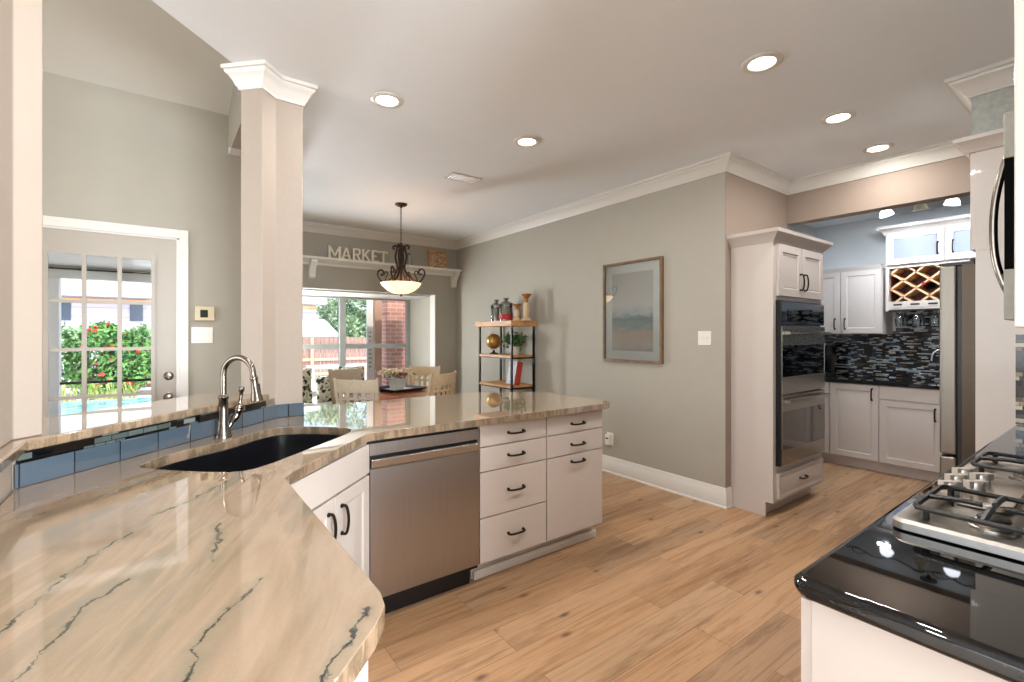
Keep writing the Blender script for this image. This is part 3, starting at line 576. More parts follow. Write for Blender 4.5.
# ================================================================== CABINETS
def pull(parent, x, z, orient='h', L=.10, y=-.02, mat='bronze'):
    m = MB(); h = L/2
    if orient == 'h': pts = [(x-h, y, z+.001), (x-h, y-.02, z+.001), (x-h*.45, y-.026, z-.001), (x+h*.45, y-.026, z-.001), (x+h, y-.02, z+.001), (x+h, y, z+.001)]; feet = [(x-h, z+.003), (x+h, z+.003)]
    else: pts = [(x, y, z-h), (x, y-.02, z-h), (x, y-.03, z-h*.4), (x, y-.03, z+h*.4), (x, y-.02, z+h), (x, y, z+h)]; feet = [(x, z-h), (x, z+h)]
    m.tube(pts, .0060, 8)
    for fx, fz in feet: m.rod((fx, y+.001, fz), (fx, y-.005, fz), .009, 10)
    return m.build('handle', mat, parent, smooth=True)
def cabinet(name, label, loc, rz, Wd, H, Dp, fronts, z0=0, toe=.11, side_rev=.0, group=None, mat='cab', cat='cabinet', reveal=.07):
    c = thing(name, label, cat, loc, rz, group)
    b = MB().box(0, Wd, .0, Dp, z0+toe, H) if name != 'sink_cabinet' else MB().box(0, Wd, 0, Dp, .11, .67).box(0, Wd, 0, .02, .67, H)
    if toe: b.box(.0, Wd, reveal, Dp, z0, z0+toe)
    b.build('body', mat, c, bevel=.002)
    for f in fronts:
        kind, x0, x1, a, z = f[:5]
        m = MB()
        if kind in ('door',): m.panel(x0, x1, a, z)
        elif kind == 'drawerp': m.panel(x0, x1, a, z, rings=((0, 0), (.018, 0), (.024, .004), (.03, .004), (.045, 0)))
        elif kind == 'beaddoor': m.panel(x0, x1, a, z, rings=((0, 0), (.05, 0), (.056, .008), (.06, .008)))
        else: m.box(x0, x1, -.02, 0, a, z)
        d = m.build('drawer' if 'drawer' in kind or kind == 'slab' else 'door', mat, c, bevel=.002)
        for p in f[5:]: pull(d, *p)
    return c
# sink cabinet on the diagonal: face line y-x=1.39 from X=.34 to .743
L = math.hypot(.743-.30, .443)
cabinet('sink_cabinet', 'white diagonal sink cabinet left of the dishwasher, two black curved handles', (.300, 1.690, 0), D(45), L, .875, .30,
        [('slab', .01, L-.012, .735, .865), ('door', L/2+.004, L-.012, .12, .725, (L/2+.05, .62, 'v', .11)), ('door', .01, L/2-.004, .12, .725, (L/2-.05, .62, 'v', .11))])
cabinet('return_cabinet', 'white cabinet under the near end of the granite counter', (.262, .79, 0), D(90), .80, .875, .45, [('door', .41, .79, .12, .865, (.45, .7, 'v')), ('door', .01, .40, .12, .865, (.36, .7, 'v'))])
ec = thing('end_cabinet', 'white chamfered end cabinet below the near granite corner', 'cabinet', (0, 0, 0))
MB().prism([(.262, .785), (.235, .735), (-.10, .40), (-.335, .40), (-.335, .785)], .0, .875).build('body', 'cab', ec)

# dishwasher
dw = thing('dishwasher', 'stainless steel dishwasher under the granite peninsula beside white drawers', 'dishwasher', (.751, 2.165, 0)); dw.scale = (1.022, 1, 1)
MB().box(.0, .600, .0, .55, .10, .87).build('tub', 'black', dw)
MB().box(.012, .597, -.022, .0, .125, .737).build('door_panel', 'steel_dw', dw, bevel=.003)
MB().box(.012, .597, -.020, .0, .800, .858).build('control_strip', 'steel_dw', dw, bevel=.003)
hm = MB().ext([(.014, -.0, .738), (.014, -.022, .738), (.014, -.034, .746), (.014, -.036, .782), (.014, -.026, .786), (.014, -.0, .786)], (.575, 0, 0))
hm.build('pocket_handle', steel('bright_steel_handle', '#cfc8c0', (2, 90, 90), .25), dw, bevel=.002)
MB().box(.02, .58, .05, .08, 0, .10).build('toe_kick', 'black', dw)
# drawer cabinets in the peninsula
gp = None
cabinet('drawer_cabinet', 'white cabinet with four drawers right beside the dishwasher', (1.370, 2.175, 0), 0, .479, .872, .57,
        [('drawer', .004, .474, .752, .868, (.245, .808, 'h', .105)), ('drawer', .004, .474, .616, .746, (.245, .682, 'h', .105)), ('drawer', .004, .474, .364, .610, (.245, .487, 'h', .105)), ('drawer', .004, .474, .117, .358, (.245, .238, 'h', .105))])
cabinet('drawer_cabinet', 'white end cabinet with two drawers above a tall pull-out front', (1.849, 2.175, 0), 0, .486, .872, .57,
        [('drawer', .004, .484, .752, .868, (.255, .802, 'h', .105)), ('drawer', .004, .484, .616, .746, (.255, .672, 'h', .105)), ('drawer', .004, .484, .117, .610, (.255, .565, 'h', .105))])
struct('trim_4', MB().sweep([(1.38, 2.745), (1.38, 2.238), (2.35, 2.238), (2.35, 2.745)][1:3], [(0, 0), (.014, 0), (.014, .03), (.006, .045), (0, .045)]), 'trim')
struct('wall_peninsula', MB().box(.63, 2.33, 2.75, 2.85, 0, .875), 'cream')

# ================================================================== OVEN TOWER
OX, OY = 3.622, 1.655
oc = thing('oven_cabinet', 'tall white cabinet housing the double wall oven', 'cabinet', (OX, OY, 0))
OW = .868
b = MB().box(0, .045, 0, .62, .11, 2.07).box(OW-.02, OW, 0, .62, .11, 2.07).box(.045, OW-.02, 0, .62, 1.625, 2.07).box(.045, OW-.02, 0, .62, .11, .375).box(.045, OW-.02, .5, .62, .375, 1.625)
b.box(0, .018, .055, .62, 0, .11).box(.018, OW, .08, .62, 0, .11)
b.build('body', 'cab', oc, bevel=.0015)
MB().sweep([(0, .325), (0, 0), (OW, 0), (OW, .325)][::1], [(o, z-2.75+2.143) for o, z in [(0, 2.66), (.008, 2.66), (.014, 2.675), (.03, 2.69), (.05, 2.715), (.062, 2.725), (.066, 2.75), (0, 2.75)]]).box(0, OW, 0, .62, 2.07, 2.14).build('crown', 'cab', oc, smooth=True)
for x0, x1, px in ((.052, .438, .405), (.446, .845, .480)):
    d = MB().panel(x0, x1, 1.655, 2.045, rings=((0, 0), (.058, 0), (.066, .007), (.070, .007))).build('door', 'cab', oc, bevel=.002)
    for zz in (1.722, 1.970): MB().box(x0+.085, x1-.085, -.016, -.0128, zz-.006, zz+.006).build('bead_shade', plain('cabinet_shadow_groove', '#a69c90', .5), d)  # bead in a darker tone that stands in for groove shade
    pull(d, px, 1.775, 'v', .12)
d = MB().panel(.052, .845, .135, .325, rings=((0, 0), (.02, 0), (.026, .004), (.03, .004), (.045, 0))).build('drawer', 'cab', oc, bevel=.002); pull(d, .45, .235, 'h', .10)
ov = thing('wall_oven', 'stainless double wall oven with black glass doors in the tall white cabinet', 'oven', (OX, OY, 0))
MB().box(.05, .842, .0, .48, .378, 1.62).box(.052, .062, -.03, 0, .38, 1.615).build('housing', 'black', ov)
cp = MB().box(.066, .84, -.030, .0, 1.440, 1.612).build('control_panel', plain('smoky_steel_glass', '#3a3f4c', .08, metal=.6), ov, bevel=.004)
MB().box(.17, .80, -.033, -.029, 1.462, 1.56).build('display', 'blackglass', cp)
for k in range(3): MB().box(.22+.19*k, .34+.19*k, -.035, -.032, 1.525, 1.545).build('display_segment', 'lcd', cp)
def ovendoor(z0, z1, gz0, gz1, gmat):
    d = MB().box(.066, .84, -.036, .0, z0, gz0).box(.066, .84, -.036, 0, gz1, z1).box(.066, .075, -.036, 0, gz0, gz1).box(.831, .84, -.036, 0, gz0, gz1).build('oven_door', 'steel', ov, bevel=.003)
    MB().box(.075, .831, -.033, -.004, gz0, gz1).build('door_glass', gmat, d)
    hz = (gz1+z1)/2+.02
    m = MB(); n = 14; prof = []
    for i in range(n+1):
        u = i/n; x = .09+.73*u; yy = -.075-.03*math.sin(PI*u); prof.append((x, yy))
    R = [[(x, y, hz-.012), (x, y-.012, hz-.008), (x, y-.012, hz+.008), (x, y, hz+.012)] for x, y in prof]
    m.loft(R); m.box(.085, .105, -.08, -.03, hz-.012, hz+.012).box(.805, .825, -.08, -.03, hz-.012, hz+.012)
    m.build('handle', 'steel', d, smooth=True)
ovendoor(.915, 1.428, 1.045, 1.285, 'blackglass')
ovendoor(.385, .905, .500, .785, plain('bronze_oven_glass', '#231a15', .04, coat=1))

# ================================================================== PANTRY
PX = 5.65
def pc(y): return (PX, y, 0)
RZ = D(-90)
cabinet('pantry_base_cabinet', 'white base cabinet with four small drawers behind the ovens', (PX, 2.365, 0), RZ, .365, .865, .595,
        [('drawer', .005, .360, .745, .860), ('drawer', .005, .360, .555, .738), ('drawer', .005, .360, .350, .548), ('drawer', .005, .360, .115, .343)])
cabinet('pantry_base_cabinet', 'white base cabinet with one tall door under the black pantry counter', (PX, 2.0, 0), RZ, .425, .865, .595, [('door', .006, .419, .115, .858, (.37, .77, 'v', .11))])
cabinet('pantry_base_cabinet', 'white base cabinet with plain false front over a door, next to the fridge', (PX, 1.575, 0), RZ, .50, .865, .595, [('slab', .006, .470, .735, .858), ('door', .006, .470, .115, .725, (.42, .63, 'v', .11))])
tag(MB().box(PX-.03, 6.25, -.37, 2.37, .866, .905).build('pantry_countertop', 'blackstone', bevel=.006), 'black polished countertop in the pantry below the mosaic', 'countertop')
tag(MB().box(6.243, 6.2495, -.37, 2.37, .905, 1.40).box(6.243, 6.2495, -.37, 1.60, 1.40, 1.66).build('mosaic_backsplash', 'mosaic_y'), 'dark blue and grey strip mosaic backsplash in the pantry', 'backsplash')
UX = 5.92
uc = cabinet('pantry_wall_cabinet', 'white two-door wall cabinet over the pantry mosaic', (UX, 2.36, 0), RZ, .735, 2.055, .33,
        [('door', .0, .364, 1.378, 2.045, (.318, 1.48, 'v', .11)), ('door', .370, .731, 1.378, 2.045, (.412, 1.48, 'v', .11))], z0=1.37, toe=0)
MB().sweep([(0, 0), (.735, 0)], [(0, 2.04), (.02, 2.04), (.035, 2.07), (.04, 2.085), (0, 2.085)]).build('crown', 'cab', uc)
cabinet('pantry_base_cabinet', 'white base cabinet with two doors, hidden beyond the refrigerator', (PX, 1.07, 0), RZ, 1.43, .865, .595, [('door', .006, .71, .115, .858, (.66, .77, 'v', .11)), ('door', .718, 1.425, .115, .858, (.77, .77, 'v', .11))])
gc = thing('glass_door_cabinet', 'white upper cabinet with two frosted glass doors above the wine rack', 'cabinet', (UX, 1.60, 0), RZ)
MB().box(0, .96, .0, .33, 2.055, 2.40).build('body', 'cab', gc)
for x0, x1, px in ((.015, .455, .408), (.463, .945, .515)):
    d = MB().box(x0, x0+.055, -.02, 0, 2.065, 2.385).box(x1-.055, x1, -.02, 0, 2.065, 2.385).box(x0+.055, x1-.055, -.02, 0, 2.065, 2.125).box(x0+.055, x1-.055, -.02, 0, 2.325, 2.385).build('door', 'cab', gc, bevel=.002)
    MB().box(x0+.055, x1-.055, -.010, -.002, 2.125, 2.325).build('door_glass', 'frost', d); pull(d, px, 2.19, 'v', .11)
MB().sweep([(-.001, .33), (-.001, -.001), (.961, -.001)], [(0, 2.375), (.01, 2.375), (.02, 2.40), (.045, 2.425), (.06, 2.43), (.062, 2.46), (0, 2.46)]).box(0, .96, 0, .33, 2.40, 2.455).build('crown', 'cab', gc, smooth=True)
wr = thing('wine_rack', 'lattice wine rack in a white cubby above the pantry mosaic', 'wine rack', (UX, 1.60, 0), RZ)
MB().box(0, .028, 0, .33, 1.60, 2.053).box(.60, .63, 0, .33, 1.60, 2.053).box(.028, .60, 0, .33, 1.615, 1.645).box(.028, .60, -.004, .02, 1.632, 1.695).box(.028, .60, 0, .33, 1.675, 1.695).box(.028, .60, 0, .33, 2.03, 2.053).build('cubby', 'cab', wr, bevel=.002)
MB().box(.028, .60, .30, .328, 1.695, 2.03).box(.0285, .034, .05, .30, 1.695, 2.03).build('back_panel', 'darkwood', wr)
la = MB(); z0, z1, x0, x1 = 1.695, 2.03, .03, .60; s_ = .165
def slat(xa, za, xb, zb):
    d = Vector((xb-xa, 0, zb-za)); L = d.length
    if L < .03: return
    d.normalize(); n = Vector((-d.z, 0, d.x))*.0085
    la.ext([(xa+n.x, .012, za+n.z), (xb+n.x, .012, zb+n.z), (xb-n.x, .012, zb-n.z), (xa-n.x, .012, za-n.z)], (0, .24, 0))
ratio = .80
for k in range(-4, 8):
    for sg in (1, -1):
        # line z = z0 + sg*ratio*(x - c)
        c = x0+k*.20 + (0.05 if sg > 0 else .17)
        pts = []
        for x in (x0, x1):
            z = z0+sg*ratio*(x-c)
            if z0 <= z <= z1: pts.append((x, z))
        for z in (z0, z1):
            x = c+(z-z0)/(sg*ratio)
            if x0 < x < x1: pts.append((x, z))
        if len(pts) >= 2: slat(*pts[0], *pts[1])
la.build('lattice', 'rackwood', wr)
for x0 in (.065, .20, .335, .47): MB().box(x0, x0+.07, -.006, -.003, 1.655, 1.672).build('stem_slot', 'black', wr)
# bottles lying in the rack
def wbottle(y, z, mat, label):
    o = MB().lathe([(.001, 0), (.036, .002), (.038, .02), (.038, .18), (.014, .235), (.014, .29), (.015, .295), (.001, .30)], n=16)
    r = thing('wine_bottle', label, 'bottle', (6.215, y, z)); r.rotation_euler = (0, D(-90), 0)
    o.build('bottle_body', mat, r, smooth=True)
    MB().lathe([(.0155, .25), (.0155, .297), (.001, .299)], n=14).build('foil', 'red' if 'red' in label else 'steel', r, smooth=True)
wbottle(1.165, 1.795, 'black', 'wine bottle with silver neck low in the lattice rack, nearer the fridge')
wbottle(1.30, 1.86, 'black', 'wine bottle with red neck foil in the lattice rack')
# hanging stemware
wg = thing('wine_glass', 'leftmost hanging wine glass under the wine rack', 'wine glass', (5.97, 1.50, 1.655), 0, 'wine glasses hanging under the rack')
MB().lathe([(.034, -.0), (.034, -.003), (.004, -.008), (.0035, -.085), (.02, -.10), (.038, -.135), (.037, -.165), (.030, -.205), (.0285, -.205), (.0355, -.165), (.0365, -.135), (.019, -.102), (.001, -.095)], n=18).build('glass_body', 'clear', wg, smooth=True)
names = ['second hanging wine glass from the left under the wine rack', 'third hanging wine glass from the left under the wine rack', 'hanging wine glass nearest the fridge under the wine rack']
for k, y in enumerate((1.365, 1.23, 1.095)): dup(wg, (5.97, y, 1.655), 0, names[k])
names = ['wine glass hanging in the back row behind the leftmost one', 'wine glass hanging in the back row, second from the left', 'wine glass hanging in the back row, third from the left']
for k, y in enumerate((1.50, 1.365, 1.23)): dup(wg, (6.10, y, 1.655), 0, names[k])
# bar faucet + coffee machine
bf = thing('bar_faucet', 'chrome gooseneck bar faucet on the black pantry counter', 'faucet', (6.10, 1.13, .905))
MB().lathe([(.024, 0), (.024, .006), (.014, .02), (.013, .06)], n=16).build('base', 'chrome', bf, smooth=True)
MB().tube([(0, 0, .05), (0, .0, .2), (0, .02, .27), (-.01, .08, .31), (-.02, .13, .28), (-.022, .145, .20)], .0105, 10).build('spout', 'chrome', bf, smooth=True)
cm = thing('coffee_maker', 'black coffee maker partly hidden behind the ovens on the pantry counter', 'coffee maker', (5.98, 2.20, .906), RZ)
MB().box(-.09, .09, -.12, .12, 0, .03).box(-.09, .09, .02, .12, .03, .33).box(-.09, .09, -.12, .12, .24, .34).build('body', 'black', cm, bevel=.01)
MB().box(-.085, .085, -.126, .10, .342, .362).build('lid', 'steel', cm, bevel=.004)
MB().box(-.05, .05, -.124, -.119, .035, .05).build('badge_plate', 'white', cm)
MB().lathe([(.05, .032), (.055, .06), (.055, .15), (.04, .18), (.001, .18)], (0, -.05, 0), 16).build('carafe', 'blackglass', cm, smooth=True)
tag(MB().box(6.238, 6.243, 1.80, 1.88, 1.13, 1.25).build('outlet_plate', 'black'), 'black outlet plate on the pantry mosaic', 'outlet')

# scroll track light
tl = thing('track_light', 'iron vine track light with three bell shades on the pantry ceiling', 'ceiling light', (5.43, 1.16, 2.636))
MB().lathe([(.06, 0), (.06, -.012), (.02, -.02), (.012, -.05)], n=16).build('canopy', 'blackmetal', tl, smooth=True)
rail = [(0, -.62+1.24*k/16, -.075+.02*math.sin(k*PI/2.0)) for k in range(17)]
r_ = MB().tube(rail, .006, 6)
for k, y in enumerate((-.45, -.15, .15, .45)):
    sgn = 1 if k % 2 else -1
    r_.tube([(0, y, -.075), (0, y+.07*sgn, -.045), (0, y+.12*sgn, -.06), (0, y+.11*sgn, -.09), (0, y+.08*sgn, -.085)], .004, 6)
r_.build('vine_rail', 'blackmetal', tl, smooth=True)
for y, mt, tilt in ((.32, 'coollens', -14), (.054, 'dimglass', 0), (-.172, 'coollens', 12)):
    m = MB(); m.M = Matrix.Translation((0, y, -.07)) @ Matrix.Rotation(D(tilt), 4, 'X')
    m.lathe([(.012, -.0), (.02, -.012), (.02, -.035), (.012, -.04)], n=14); s1 = m.build('socket', 'blackmetal' if mt == 'coollens' else 'dimglass', tl, smooth=True)
    m = MB(); m.M = Matrix.Translation((0, y, -.07)) @ Matrix.Rotation(D(tilt), 4, 'X')
    m.lathe([(.018, -.032), (.034, -.038), (.046, -.054), (.053, -.078), (.057, -.090), (.053, -.091), (.001, -.078)], n=18); m.build('bell_shade', mt, s1, smooth=True)
for y in (1.48, .99): 
    area('track_lamp_light', (5.43, y, 2.44), (0, D_(-14), 0), .10, .10, 7, (.80, .89, 1), shape='DISK')

# ================================================================== FRIDGE + ENCLOSURE
fr = thing('refrigerator', 'stainless refrigerator seen from its side beyond the white panel', 'refrigerator', (3.49, .70, 0))
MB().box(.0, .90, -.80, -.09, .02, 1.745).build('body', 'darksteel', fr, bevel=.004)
for x0, x1 in ((.0, .447), (.453, .90)):
    d = MB().box(x0, x1, -.072, .0, .70, 1.745).build('door', 'fridgesteel', fr, bevel=.012, seg=3)
    MB().tube([(x0+.40 if x0 == 0 else x0+.05, 0, .85), (x0+.40 if x0 == 0 else x0+.05, .05, .88), (x0+.40 if x0 == 0 else x0+.05, .05, 1.55), (x0+.40 if x0 == 0 else x0+.05, 0, 1.58)], .01, 8).build('handle', 'steel', d, smooth=True)
d = MB().box(.0, .90, -.072, .0, .05, .69).build('freezer_drawer', 'fridgesteel', fr, bevel=.012, seg=3)
MB().box(.02, .88, -.09, -.072, .06, 1.74).build('gasket', 'black', fr)
for x0 in (.01, .78): MB().box(x0, x0+.11, -.14, -.01, 1.746, 1.762).build('hinge_cover', 'black', fr)
fe = thing('fridge_enclosure', 'tall white panel and over-fridge cabinet at the end of the black counter', 'cabinet', (3.45, .547, 0))
MB().box(.0, .03, -.79, .0, .0, 1.81).box(0, .03, -.79, 0, 1.81, 2.34).box(.945, .975, -.79, 0, 0, 2.34).box(.03, .945, -.79, 0, 1.81, 2.34).build('panel', 'cab', fe, bevel=.002)
for x0, x1 in ((.004, .484), (.490, .972)): MB().box(x0, x1, .0, .02, 1.815, 2.33).build('door', 'cab', fe, bevel=.002)
MB().sweep([(.98, .021), (-.001, .021), (-.001, -.79)], [(0, 2.33), (.01, 2.33), (.018, 2.345), (.04, 2.375), (.055, 2.385), (.057, 2.405), (0, 2.405)]).build('crown', 'cab', fe, smooth=True)

# ================================================================== RANGE COUNTER
rc = [(.945, -.24), (.945, .375), (.951, .395), (.970, .405), (3.445, .405), (3.445, -.24)]
tag(MB().prism(rc, .874, .914).build('range_countertop', 'blackstone', bevel=.0185, seg=5), 'glossy black countertop around the gas cooktop', 'countertop')
c = cabinet('range_cabinet', 'white base cabinet under the near corner of the black counter', (1.345, .375, 0), D(180), .375, .873, .60, [('drawerp', .005, .37, .70, .865, (.19, .78, 'h')), ('door', .005, .37, .12, .69, (.32, .6, 'v'))])
MB().box(.367, .375, .03, .60, 0, .873).build('end_panel', 'cab', c)
cabinet('range_cabinet', 'white base cabinet directly beneath the cooktop, facing the aisle', (2.30, .375, 0), D(180), .95, .873, .60, [('door', .005, .472, .12, .865, (.43, .7, 'v')), ('door', .478, .945, .12, .865, (.52, .7, 'v'))])
cabinet('range_cabinet', 'white base cabinet between the cooktop and the fridge panel, facing the aisle', (3.44, .375, 0), D(180), 1.135, .873, .60, [('door', .005, .56, .12, .865, (.51, .7, 'v')), ('door', .575, 1.13, .12, .865, (.62, .7, 'v'))])
tag(MB().box(3.4435, 3.4495, -.24, .400, .914, 1.365).build('side_mosaic', 'mosaic_s'), 'amber and grey mosaic strip beside the white fridge panel', 'backsplash')
tag(MB().box(.95, 3.443, -.2445, -.2385, .914, 1.37).build('range_backsplash', 'mosaic_x'), 'mosaic backsplash on the wall behind the cooktop', 'backsplash')
# cooktop
ck = thing('gas_cooktop', 'stainless gas cooktop with black grates set in the black counter', 'cooktop', (1.36, -.17, .9142))
CW, CD = .91, .53
mb = MB()
def rrect(x0, x1, y0, y1, r, n=5):
    out = []
    for cx, cy, a0 in ((x1-r, y1-r, 0), (x0+r, y1-r, PI/2), (x0+r, y0+r, PI), (x1-r, y0+r, 1.5*PI)):
        out += [(cx+r*math.cos(a0+PI/2*k/n), cy+r*math.sin(a0+PI/2*k/n)) for k in range(n+1)]
    return out
Ls = []
for ins, z in ((.008, 0), (.0, .004), (.0, .020), (.006, .027), (.042, .026), (.056, .012), (.064, .0065)):
    Ls.append([mb.v((x, y, z)) for x, y in rrect(ins, CW-ins, ins, CD-ins, .025)])
for a, b in zip(Ls, Ls[1:]):
    for i in range(len(a)): mb.f([a[i], a[(i+1) % len(a)], b[(i+1) % len(b)], b[i]])
mb.f(Ls[-1]); mb.f(Ls[0][::-1])
mb.build('steel_tray', steel('cooktop_steel', '#c4beb6', (20, 20, 20), .33), ck, smooth=True)
MB().prism(rrect(.30, .64, .365, .525, .03), .0065, .026).build('control_island', steel('control_steel', '#cfc6ba', (4, 4, 4), .25), ck, bevel=.006)
kn = [(.335, .487), (.43, .492), (.53, .495), (.395, .447), (.50, .452)]
for x, y in kn:
    k = MB().lathe([(.019, .026), (.019, .034), (.017, .04), (.017, .052), (.015, .056), (.001, .056)], (x, y, 0), 18); k.M = Matrix.Translation((x, y, 0)) @ Matrix.Rotation(D(-36), 4, 'Z'); k.box(-.026, .026, -.009, .009, .040, .058)
    k.build('knob', plain('warm_steel_knob', '#d3c9bb', .3, metal=.5), ck, smooth=True)
for bx, by, r in ((.155, .14, .042), (.155, .38, .035), (.46, .20, .055), (.755, .14, .035), (.755, .38, .042)):
    bb = MB().lathe([(r*1.25, .0065), (r*1.2, .014), (r, .016), (r, .026), (r*.9, .028), (.001, .028)], (bx, by, 0), 20).build('burner', 'steel', ck, smooth=True)
    MB().lathe([(r*.8, .028), (r*.82, .034), (r*.7, .037), (.001, .037)], (bx, by, 0), 20).build('burner_cap', 'castiron', bb, smooth=True)
def grate(x0, x1, y0, y1, cs):
    m = MB(); z = .052; r = .0068
    m.tube([(x, y, z) for x, y in rrect(x0, x1, y0, y1, .02, 2)], r, 6, smooth=False, closed=True)
    for x in (x0+.01, x1-.01):
        for y in (y0+.02, y1-.02): m.rod((x, y, .0075), (x, y, z), .007, 8)
    for cx, cy in cs:
        for a in range(4):
            d = Vector((math.cos(a*PI/2+PI/4*0), math.sin(a*PI/2), 0)); e = Vector((cx, cy, z))
            far = Vector((x1 if d.x > .5 else x0 if d.x < -.5 else cx, y1 if d.y > .5 else y0 if d.y < -.5 else cy, z))
            if len(cs) == 2 and abs(d.y) > .5 and ((d.y > 0) == (cy < (y0+y1)/2)): far = Vector((cx, (y0+y1)/2, z))
            m.tube([far, far*.5+e*.5+Vector((0, 0, .006)), e+d*.018+Vector((0, 0, .006))], r, 6)
    if len(cs) == 2: m.rod((x0, (y0+y1)/2, z), (x1, (y0+y1)/2, z), r, 6)
    m.build('grate', 'castiron', ck, smooth=True)
grate(.035, .285, .035, .495, [(.155, .14), (.155, .38)]); grate(.30, .62, .035, .35, [(.46, .20)]); grate(.635, .875, .035, .495, [(.755, .14), (.755, .38)])
# microwave
mw = thing('microwave', 'over-range microwave in stainless and black with a bowed handle', 'microwave', (1.40, .18, 1.395))
MB().box(0, .76, -.42, -.035, 0, .43).build('body', 'black', mw, bevel=.003)
d = MB().box(0, .76, -.034, 0, .0, .105).box(0, .76, -.034, 0, .335, .43).build('door_frame', plain('speckled_steel_edge', '#8b897f', .5, var=.18, scale=60), mw, bevel=.003)
MB().box(.002, .758, -.033, -.001, .105, .335).build('door_glass', plain('matt_black_door_edge', '#080808', .9, spec=.05), mw)
MB().tube([(.06, -.01, .365), (.06, .004, .345), (.06, .019, .27), (.06, .023, .20), (.06, .019, .13), (.06, .004, .07), (.06, -.01, .045)], .007, 10).build('handle', 'nickel', mw, smooth=True)
MB().box(.03, .73, -.40, -.03, -.006, 0).build('vent_grille', 'black', mw)
uc = thing('range_wall_cabinet', 'white wall cabinet at the right edge beside the microwave', 'cabinet', (.95, .112, 1.37))
MB().box(0, .447, -.355, -.02, 0, 1.375).build('body', 'cab', uc, bevel=.003)
d = MB(); d.M = Matrix.Rotation(PI, 4, 'Z'); d.panel(-.445, -.002, .005, 1.30, .02, y=.02); d.build('door', 'cab', uc, bevel=.002)
uc = thing('range_wall_cabinet', 'short white cabinet above the microwave', 'cabinet', (1.40, .10, 1.83))
MB().box(0, .76, -.34, -.02, 0, .45).build('body', 'cab', uc, bevel=.003)
d = MB(); d.M = Matrix.Rotation(PI, 4, 'Z'); d.panel(-.758, -.002, .005, .44, .02, y=.02); d.build('door', 'cab', uc, bevel=.002)

# ================================================================== CEILING FIXTURES
can = thing('recessed_light', 'recessed ceiling light above the sink end of the peninsula', 'ceiling light', (1.051, 2.667, CH), 0, 'recessed ceiling lights')
MB().lathe([(.062, -.001), (.095, -.001), (.095, -.006), (.088, -.011), (.066, -.011), (.058, -.004)], n=32).build('trim_ring', 'trim', can, smooth=True)
MB().lathe([(.062, -.003), (.058, -.008), (.001, -.009)], n=32).build('lens', 'lens', can, smooth=True)
CANS = [((2.083, 2.644), 'recessed ceiling light over the middle of the peninsula drawers'), ((2.44, 1.169), 'recessed ceiling light over the aisle, nearest the camera on the right'),
        ((3.447, 1.177), 'recessed ceiling light in front of the oven cabinet'), ((4.248, 1.193), 'small-looking recessed ceiling light closest to the tan beam')]
for (x, y), lb in CANS: dup(can, (x, y, CH), 0, lb)
for x, y, lb in ((1.40, .9, 'added recessed ceiling light above the cooktop aisle, out of sight'), (.25, 1.15, 'added recessed ceiling light above the granite return, out of view'), (2.2, -1.6, 'added unseen recessed ceiling light in the room behind the camera')): dup(can, (x, y, CH), 0, lb)  # extra cans outside the view, added to brighten the rooms
LP = 6.5
for x, y, p in ((1.051, 2.667, LP), (2.083, 2.644, LP), (2.44, 1.169, LP), (3.447, 1.177, LP), (4.248, 1.193, LP*.8), (1.40, .9, LP), (.25, 1.15, LP), (2.2, -1.6, LP)):  # the last three lamps belong to the added, unseen cans
    area('recessed_lamp', (x, y, CH-.013), (0, 0, 0), .11, .11, p, (1, .97, .93), shape='DISK')
vt = thing('ceiling_vent', 'white ceiling air vent with slats between the lights and the pendant', 'vent', (2.119, 3.605, CH))
MB().box(-.15, .15, -.085, -.070, -.008, 0).box(-.15, .15, .070, .085, -.008, 0).box(-.15, -.135, -.07, .07, -.008, 0).box(.135, .15, -.07, .07, -.008, 0).build('frame', 'trim', vt)
MB().box(-.135, .135, -.07, .07, -.003, -.001).build('duct', 'black', vt)
sm = MB()
for k in range(9):
    x = -.125+k*.03; sm.ext([(x, -.07, -.003), (x+.009, -.07, -.010), (x+.012, -.07, -.010), (x+.003, -.07, -.003)], (0, .14, 0))
sm.build('slats', 'trim', vt)

# pendant
pd = thing('pendant_light', 'wrought iron pendant lamp with a glowing glass bowl over the table', 'pendant lamp', (2.012, 4.714, CH))
MB().lathe([(.065, 0), (.065, -.01), (.05, -.022), (.012, -.03), (.008, -.045)], n=20).build('canopy', 'bronze', pd, smooth=True)
ch = MB()
for k in range(11):
    z = -.05-k*.034; pts = []
    for i in range(8):
        a = 2*PI*i/8; u, v_ = .008*math.cos(a), .021*math.sin(a); pts.append((u, 0, z+v_) if k % 2 else (0, u, z+v_))
    ch.tube(pts, .0024, 5, smooth=False, closed=True)
ch.build('chain', 'bronze', pd, smooth=True)
cg = MB().lathe([(.001, -.41), (.014, -.415), (.014, -.43), (.03, -.44), (.03, -.455), (.012, -.465), (.010, -.84)], n=14).build('stem', 'bronze', pd, smooth=True)
am = [(.018, -.475), (.055, -.455), (.085, -.44), (.10, -.465), (.082, -.485), (.068, -.472)]
